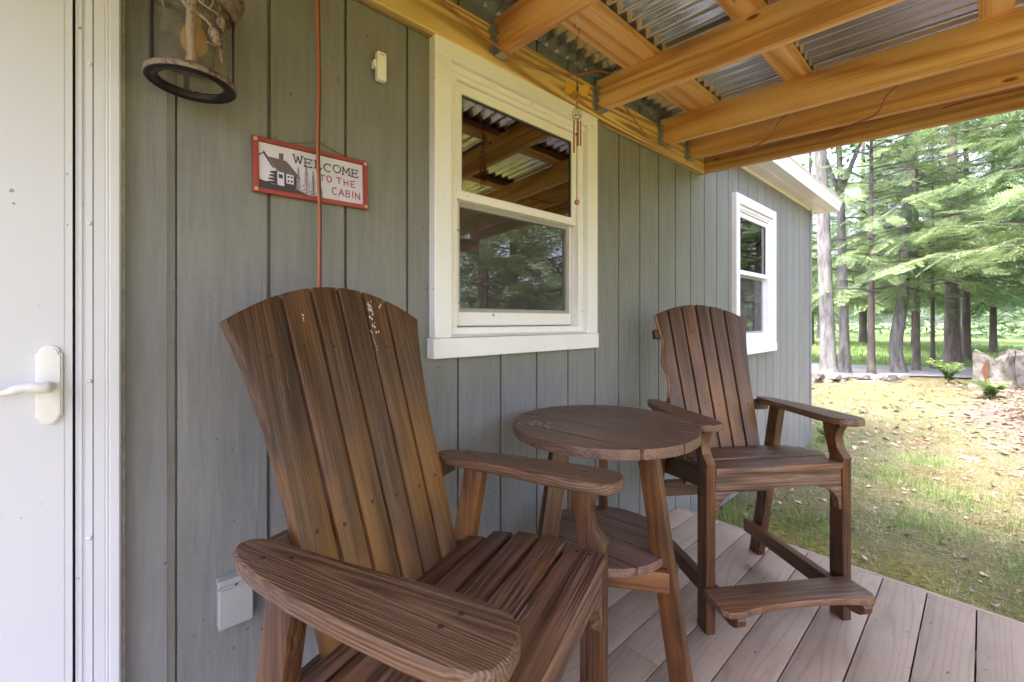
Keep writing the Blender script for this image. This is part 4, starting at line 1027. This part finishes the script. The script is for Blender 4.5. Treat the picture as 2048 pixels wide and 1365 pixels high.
def xf_tuft(r_, n):
    cs = [(5.6,-.9),(4.6,-1.15),(4.9,-.75),(3.9,-1.0),(3.3,-.55),(3.1,-.15),(5.75,-.12),(4.2,-1.55),(3.6,-1.5)]
    c = np.array(cs)[r_.randint(0,len(cs),n)]; return c[:,0]+r_.randn(n)*.15, np.minimum(c[:,1]+r_.randn(n)*.12, -.03)
tag(blades('grass_tufts', 3200, xf_tuft, .04, .12, .002, M['fern'], 5), 'taller green grass tufts by the deck edge', 'grass', kind='stuff')
def xf_far(r_, n): x = 17.2+16*r_.rand(n); y = -4+12*r_.rand(n); return x, y
tag(blades('far_grass', 14000, xf_far, .08, .2, .012, M['fern'], 6), 'bright green grass beyond the road', 'grass', kind='stuff')
def litter(name, n, xf, smin, smax, m, seed):
    r_ = np.random.RandomState(seed); x, y = xf(r_, n); k = len(x); a = r_.uniform(0,2*np.pi,k); s = r_.uniform(smin,smax,k)
    d = np.stack([np.cos(a), np.sin(a), r_.uniform(-.3,.3,k)],1)*s[:,None]; e = np.stack([-np.sin(a), np.cos(a), r_.uniform(-.4,.4,k)],1)*(s*.6)[:,None]
    c = np.stack([x,y,gh(x,y)+.012],1); up = np.array([[0,0,1.]])*(s*.3)[:,None]
    V = np.concatenate([c-d, c-e+up, c+d, c+e+up*.4],0); i = np.arange(k); F = np.concatenate([np.stack([i,i+k,i+2*k],1),np.stack([i,i+2*k,i+3*k],1)],0)
    return np_mesh(name, V, F, m)
def straw(name, n, xf, L0, L1, wd, m, seed):
    r_ = np.random.RandomState(seed); x, y = xf(r_, n); k = len(x); a = r_.uniform(0,2*np.pi,k); L = r_.uniform(L0,L1,k)
    d = np.stack([np.cos(a), np.sin(a), r_.uniform(-.15,.35,k)],1)*L[:,None]; e = np.stack([-np.sin(a), np.cos(a), 0*a],1)*wd
    c = np.stack([x,y,gh(x,y)+.006],1); V = np.concatenate([c-e,c+e,c+d],0); i = np.arange(k); return np_mesh(name, V, np.stack([i,i+k,i+2*k],1), m)
def xs1(r_, n): x = 2.56+9*r_.rand(n)**1.5; y = -3+4.6*r_.rand(n); k = (x > 5.6)|(y < -.03); return x[k], y[k]
M['straw'] = leafmat('dry_straw', (.20,.16,.08), (.46,.40,.25), .2, 6)
M['twig'] = leafmat('dark_debris', (.05,.035,.025), (.16,.11,.08), .1, 6)
tag(straw('dry_straw', 42000, xs1, .02, .07, .0016, M['straw'], 21), 'dry straw and dead grass lying over the lawn', 'straw', kind='stuff')
tag(straw('dark_debris', 9000, xs1, .01, .035, .003, M['twig'], 22), 'dark bark crumbs and twigs scattered in the grass', 'debris', kind='stuff')
def xl1(r_, n): x = 2.7+8*r_.rand(n)**1.3; y = -3+4.2*r_.rand(n); k = (x > 5.62)|(y < -.05); return x[k], y[k]
def leafcol(name, a, b, c):  # dead leaves of several browns
    t = NT(name); n = t.noise(t.coord((1,1,1), False), 30, 1, .5); return t.set(Base_Color=t.ramp(n, [(.38,a),(.5,b),(.62,c)]), Roughness=.7)
M['litter'] = leafcol('leaf_litter', (.12,.06,.035), (.20,.125,.08), (.34,.28,.21))
def xl3(r_, n): return 6+7*r_.rand(n), -3.2+4.4*r_.rand(n)
tag(litter('leaf_litter_lawn', 500, xl3, .02, .06, M['litter'], 19), 'dead leaves strewn over the farther lawn', 'leaves', kind='stuff')
def xl2(r_, n): return 10+r_.randn(n)*1.8, -2.7+r_.randn(n)*.75
tag(litter('leaf_litter', 1100, xl1, .012, .032, M['litter'], 8), 'dead leaves scattered over the lawn', 'leaves', kind='stuff')
tag(litter('leaf_litter_mound', 5200, xl2, .02, .055, M['litter'], 9), 'brown dead leaves and bark chips covering the mound', 'leaves', kind='stuff')
def plant(name, x, y, h, nst, lab, seed, m, cat='plant', leaf=.06, group=None):
    T = empty(name, (x,y,float(gh(x,y))), label=lab, cat=cat, group=group); r_ = random.Random(seed); st = []; V = []; F = []
    for i in range(nst):
        a = r_.uniform(0,6.28); l = h*r_.uniform(.6,1.1); o = l*r_.uniform(.3,.8)
        P = smoothpath([(0,0,0),(o*.3*math.cos(a),o*.3*math.sin(a),l*.6),(o*math.cos(a),o*math.sin(a),l)],4); st.append(tube_data(P,.003,4))
        for j, p in enumerate(P[2:]):
            for s in (-1,1):
                b = a+s*r_.uniform(.8,1.7); L = leaf*r_.uniform(.6,1.2); d = Vector((math.cos(b),math.sin(b),r_.uniform(-.3,.3)))*L; e = Vector((-math.sin(b),math.cos(b),.2))*L*.35; k = len(V)
                V += [tuple(p), tuple(p+d*.5+e), tuple(p+d), tuple(p+d*.5-e)]; F += [(k,k+1,k+2,k+3)]
    joined('stem', st, m, T); me = bpy.data.meshes.new('foliage'); me.from_pydata(V,[],F); link('foliage', me, m, T); return T
plant('weed', 5.72, -.12, .20, 9, 'small green weed growing at the cabin corner', 2, M['fern'])
plant('weed', 2.70, -.36, .10, 4, 'tiny bright green sprout at the deck edge behind the far chair', 3, M['fern'], leaf=.04)
for i, (x, y, h, lab) in enumerate(((12.4,-.80,.42,'pale green fern clump at the left foot of the hollow stump'),(10.6,-1.35,.30,'low yellow green plant in front of the hollow stump'),(10.2,-1.9,.24,'low leafy plant on the mound right of the yellow green one'))):
    plant('fern', x, y, h*1.0, 40, lab, 20+i, M['fern'], 'fern', .075)

# ------------------------------------------------------------------ trees
def spray_template(seed, leaf):
    """flat hemlock spray of length 1 along +X: array of leaf triangles (n,3,3)"""
    r_ = np.random.RandomState(seed); tri = []
    def lf(p, a, L, w_):
        d = np.array([np.cos(a), np.sin(a), 0]); s = np.array([-np.sin(a), np.cos(a), 0]); z = r_.uniform(-.012,.012)
        q_ = p+np.array([0,0,z]); tri.append([q_-s*w_*.5, q_+s*w_*.5, q_+d*L+np.array([0,0,r_.uniform(-.03,.01)])])
    for t in np.linspace(.04,.98,11):
        for s in (-1,1):
            a = s*r_.uniform(.75,1.1); L = .42*(1-t)**.7+.06; p0 = np.array([t,0,-.10*t*t])
            m = max(3, int(L/.06))
            for u in np.linspace(.1,1,m):
                p = p0+np.array([np.cos(a),np.sin(a),-.15*u*L])*u*L
                for s2 in (-1,1): lf(p, a+s2*r_.uniform(.5,1.0), leaf, leaf*.42)
    return np.array(tri)
def hemlock(name, x, y, H, r0, seed, z0, nb, blen, tmpl, lab, m='hemlock', barkm='bark_brown', group='hemlock trees around the lawn', lean=(0,0), dens=1.0, zmax=None, wob=.0):
    r_ = np.random.RandomState(seed); T = empty(name, (x,y,float(gh(x,y))-.05), label=lab, cat='tree', group=group)
    zs = np.concatenate([[0,.12,.35,.8], np.linspace(1.6,H,12)])
    P = [Vector((lean[0]*z+wob*math.sin(z*1.1+seed), lean[1]*z+wob*math.sin(z*.9+1), z)) for z in zs]
    rad = [r0*(1.45,1.2,1.07,1.0)[min(i,3)]*(1-.92*(z/H)**.9) for i, z in enumerate(zs)]
    V, F = tube_data(P, rad, 12); joined('trunk', [(V,F)], M[barkm], T)
    limbs = []; LV = []
    zm = zmax or H*.96
    def tp(z): return Vector((lean[0]*z+wob*math.sin(z*1.1+seed), lean[1]*z+wob*math.sin(z*.9+1), z))
    for b in range(nb):
        z = z0+(zm-z0)*(b+r_.rand())/nb; a = b*2.4+r_.uniform(-.5,.5); L = blen*(1-.75*max(0,(z-z0)/(H-z0)))*r_.uniform(.65,1.1)
        c = tp(z); d = Vector((math.cos(a), math.sin(a), 0)); dr = r_.uniform(.02,.28)
        Q = [c+d*L*t+Vector((0,0,L*(.10*math.sin(t*2.2)-dr*t*t)))+Vector((-d.y,d.x,0))*L*.12*math.sin(t*3+b) for t in (0,.2,.4,.6,.8,1)]
        limbs.append(tube_data(Q, [.028*L/2.5+.006,.022*L/2.5+.005,.016*L/2.5+.004,.011,.007,.003], 5, False))
        ns = int(max(4, L*4.6*dens))
        for i in range(ns):
            t = .16+.84*(i+r_.rand()*.6)/ns; k = min(int(t*5),4); u = t*5-k; p = Q[k]*(1-u)+Q[k+1]*u
            sgn = (-1)**i; az = a+sgn*r_.uniform(.35,1.15) if i < ns-2 else a+r_.uniform(-.3,.3)
            s = (.42+.5*(1-t))*r_.uniform(.7,1.15)*min(1.2,L/2.4); pit = r_.uniform(-.75,.10); rl = r_.uniform(-.6,.6)
            mt = Matrix.Translation(p) @ Matrix.Rotation(az,4,'Z') @ Matrix.Rotation(-pit,4,'Y') @ Matrix.Rotation(rl,4,'X')
            A = np.array(mt)[:3]; tm = tmpl[r_.randint(len(tmpl))]
            LV.append((tm.reshape(-1,3)*s) @ A[:,:3].T + A[:,3])
    joined('limbs', limbs, M[barkm], T)
    LV = np.concatenate(LV); F = np.arange(len(LV)).reshape(-1,3); np_mesh('crown', LV, F, M[m], T)
    return T
TN = [spray_template(s, .085) for s in range(4)]; TF = [t[::2] for t in [spray_template(s+10, .13) for s in range(3)]]
TFF = [t[::5]*np.array([1,1,1.0]) for t in [spray_template(s+20, .24) for s in range(3)]]
def broad(name, x, y, H, r0, seed, lab, fork, lean=(0,0), barkm='bark_pale', group='pale barked trees by the stone wall', leafz=6.0, wob=0, nl=2600, bend=None):
    r_ = np.random.RandomState(seed); T = empty(name, (x,y,float(gh(x,y))-.05), label=lab, cat='tree', group=group)
    parts = []; ends = []
    def tp(z):
        b = bend(z) if bend else (0,0)
        return Vector((lean[0]*z+b[0], lean[1]*z+b[1], z))
    zs = [0,.12,.3,.6]+list(np.linspace(1.0,fork,9)); rd = [r0*1.65,r0*1.3,r0*1.12,r0*1.03]+[r0*(1-.28*z/fork) for z in np.linspace(1.0,fork,9)]
    rd = [q_*(1+r_.uniform(-.04,.04)) for q_ in rd]
    V,F = tube_data([tp(z) for z in zs], rd, 16); joined('trunk', [(V,F)], M[barkm], T)
    top = tp(fork)
    for k in range(4):
        a = k*1.57+r_.uniform(-.4,.4)+.3; L = (H-fork)*r_.uniform(.6,1.0); d = Vector((math.cos(a)*.42, math.sin(a)*.42, 1)).normalized()
        Q = smoothpath([top-Vector((0,0,.3)), top+d*L*.3+Vector((0,0,.1)), top+d*L*.65+Vector((r_.uniform(-.3,.3),r_.uniform(-.3,.3),.2)), top+d*L], 4)
        parts.append(tube_data(Q, [r0*.52*(1-.85*i/(len(Q)-1)) for i in range(len(Q))], 9)); ends.append(Q)
        for j in range(7):
            i0 = r_.randint(4,len(Q)-1); a2 = r_.uniform(0,6.28); l2 = L*r_.uniform(.2,.45); q0 = Q[i0]
            Q2 = smoothpath([q0, q0+Vector((math.cos(a2),math.sin(a2),.6))*l2*.5, q0+Vector((math.cos(a2)*1.1,math.sin(a2)*1.1,.8))*l2], 3)
            parts.append(tube_data(Q2, [.03*(1-.8*i/(len(Q2)-1)) for i in range(len(Q2))], 5)); ends.append(Q2)
    joined('limbs', parts, M[barkm], T)
    allp = np.array([tuple(p) for Q in ends for p in Q if p.z > leafz]); c = allp[r_.randint(0,len(allp),nl)]+r_.randn(nl,3)*.42
    s = r_.uniform(.05,.11,nl); n1 = r_.randn(nl,3); n1 /= np.linalg.norm(n1,axis=1)[:,None]; n2 = np.cross(n1, r_.randn(nl,3)); n2 /= np.linalg.norm(n2,axis=1)[:,None]
    V = np.concatenate([c-n1*s[:,None], c-n2*s[:,None]*.7, c+n1*s[:,None], c+n2*s[:,None]*.7],0); i = np.arange(nl); F = np.stack([i,i+nl,i+2*nl,i+3*nl],1)
    np_mesh('crown', V, F, M['maple'], T); return T
broad('pale_tree', 12.70, 1.25, 11, .165, 1, 'thick pale barked tree trunk nearest the cabin corner', 6.8, lean=(0,.030))
broad('pale_tree', 13.47, 1.07, 11, .118, 2, 'forked pale barked tree second from the cabin corner', 4.9, lean=(0,.020))
def bnd(z): return (0, (-.02*z if z < 1.0 else -.02) + .10*math.exp(-((z-.75)/.55)**2) - .035*max(0,z-1.2))
broad('pale_tree', 14.49, .14, 12, .132, 3, 'bent pale mossy trunk standing between the thin dark trunks', 7.5, bend=bnd)
hemlock('hemlock_tree', 19.0, -.63, 15, .205, 11, 2.5, 80, 4.0, TN, 'thick purplish brown hemlock trunk beside the stumps', barkm='bark_brown')
hemlock('hemlock_tree', 13.70, .59, 9, .085, 12, 2.0, 44, 2.6, TN, 'thin dark hemlock between the forked and the bent pale trunks', barkm='bark_dark', zmax=6.4)
hemlock('hemlock_tree', 15.22, -.11, 10, .08, 13, 2.0, 42, 2.5, TN, 'thin dark hemlock just right of the bent pale trunk', barkm='bark_dark', zmax=7)
hemlock('hemlock_tree', 16.6, -.33, 9, .055, 14, 1.9, 32, 2.0, TN, 'thinnest dark hemlock midway to the thick brown trunk', barkm='bark_dark', zmax=7)
hemlock('hemlock_tree', 20.2, -.90, 14, .12, 15, 2.6, 44, 3.2, TF, 'dark trunk half hidden behind the thick brown hemlock', barkm='bark_dark')
hemlock('hemlock_tree', 15.2, -3.1, 12, .25, 16, 2.3, 50, 3.6, TN, 'hemlock at the right edge whose boughs hang over the stumps', barkm='bark_brown', zmax=8.5)
hemlock('hemlock_tree', 12.9, -2.75, 12, .2, 17, 2.1, 46, 3.9, TN, 'nearest hemlock just outside the right edge with boughs hanging into view', barkm='bark_brown', zmax=7.5)
hemlock('hemlock_tree', 16.2, 3.4, 11, .16, 18, 1.7, 44, 3.0, TN, 'hemlock behind the cabin corner with boughs crossing the pale trunks', barkm='bark_dark', zmax=6)
far = [(26.6,-1.55,.12,'dark trunk standing behind the stumps'),(29,1.0,.15,'far hemlock seen between the thin dark trunks'),(31,3.3,.2,'far hemlock seen just left of the bent pale trunk'),(27,4.9,.18,'far hemlock seen between the two thick pale trunks'),
       (36,-.6,.2,'distant hemlock behind the thick brown trunk'),(38,6.8,.2,'distant hemlock at the cabin corner'),(24.5,.6,.11,'slim hemlock across the road near the middle'),(25.5,-2.6,.16,'hemlock across the road at the right edge')]
for i, (x, y, r0, lab) in enumerate(far): hemlock('hemlock_tree', x, y, 15+2*(i%3), r0, 30+i, 1.9, 54, 3.8, TF, lab, 'hemlock_dark' if i%2 else 'hemlock', 'bark_dark', zmax=13)
# trees outside the frame: left ones added for shade, others mirrored in panes
side = [(-6.5,2.2,.25,1.2,'unseen hemlock added left of the cabin to keep sun off the porch'),(-4.7,-.5,.25,1.6,'unseen hemlock added left of the porch to shade the deck and door'),(9.5,-6.2,.2,1.6,'hemlock outside the frame mirrored at the left of the near window pane'),(7.9,-8.6,.2,1.4,'hemlock outside the frame mirrored low in the near window pane'),(12.2,-5.6,.2,1.8,'hemlock outside the frame mirrored at the right of the near window pane'),(15.5,-7.2,.25,1.8,'hemlock outside the frame mirrored behind the others in the near window pane'),
 (10.6,-10.2,.22,1.4,'far hemlock outside the frame mirrored between two nearer ones'),(18.5,-4.6,.22,1.6,'hemlock outside the frame mirrored in the far window pane')]
for i, (x, y, r0, z0, lab) in enumerate(side):
    hemlock('hemlock_tree', x, y, 13, r0, 60+i, z0, 46, 3.3, TF, lab, 'hemlock', 'bark_dark', zmax=11)
hemlock('young_hemlock', 5.9, -6.0, 2.7, .05, 80, .3, 34, 1.3, TN, 'bushy young hemlock mirrored in the lower pane of the near window', 'hemlock', 'bark_dark', group=None)
# far wood: one mass of small leaf clumps
r_ = np.random.RandomState(77); nfw = 60000
ang = r_.uniform(R(-100), R(24), nfw); dist = r_.uniform(44, 62, nfw)
xx, yy = dist*np.cos(ang), dist*np.sin(ang); topz = 8.5+2.2*np.sin(ang*23)+1.5*np.sin(ang*51+1)+1.2*np.sin(ang*97); topz = np.where(ang < R(-14), topz*1.9, topz)
zz = GZ+topz*r_.rand(nfw)**.8
c = np.stack([xx,yy,zz],1); s = r_.uniform(.18,.5,nfw); n1 = r_.randn(nfw,3)*np.array([1,1,.35]); n1 /= np.linalg.norm(n1,axis=1)[:,None]; n2 = np.cross(n1, r_.randn(nfw,3)); n2 /= np.linalg.norm(n2,axis=1)[:,None]
V = np.concatenate([c-n1*s[:,None], c+n2*s[:,None]*.5, c+n1*s[:,None]],0); i = np.arange(nfw)
tag(np_mesh('far_wood', V, np.stack([i,i+nfw,i+2*nfw],1), M['hemlock_dark']), 'far green wood closing the view behind the trees', 'wood', kind='stuff')
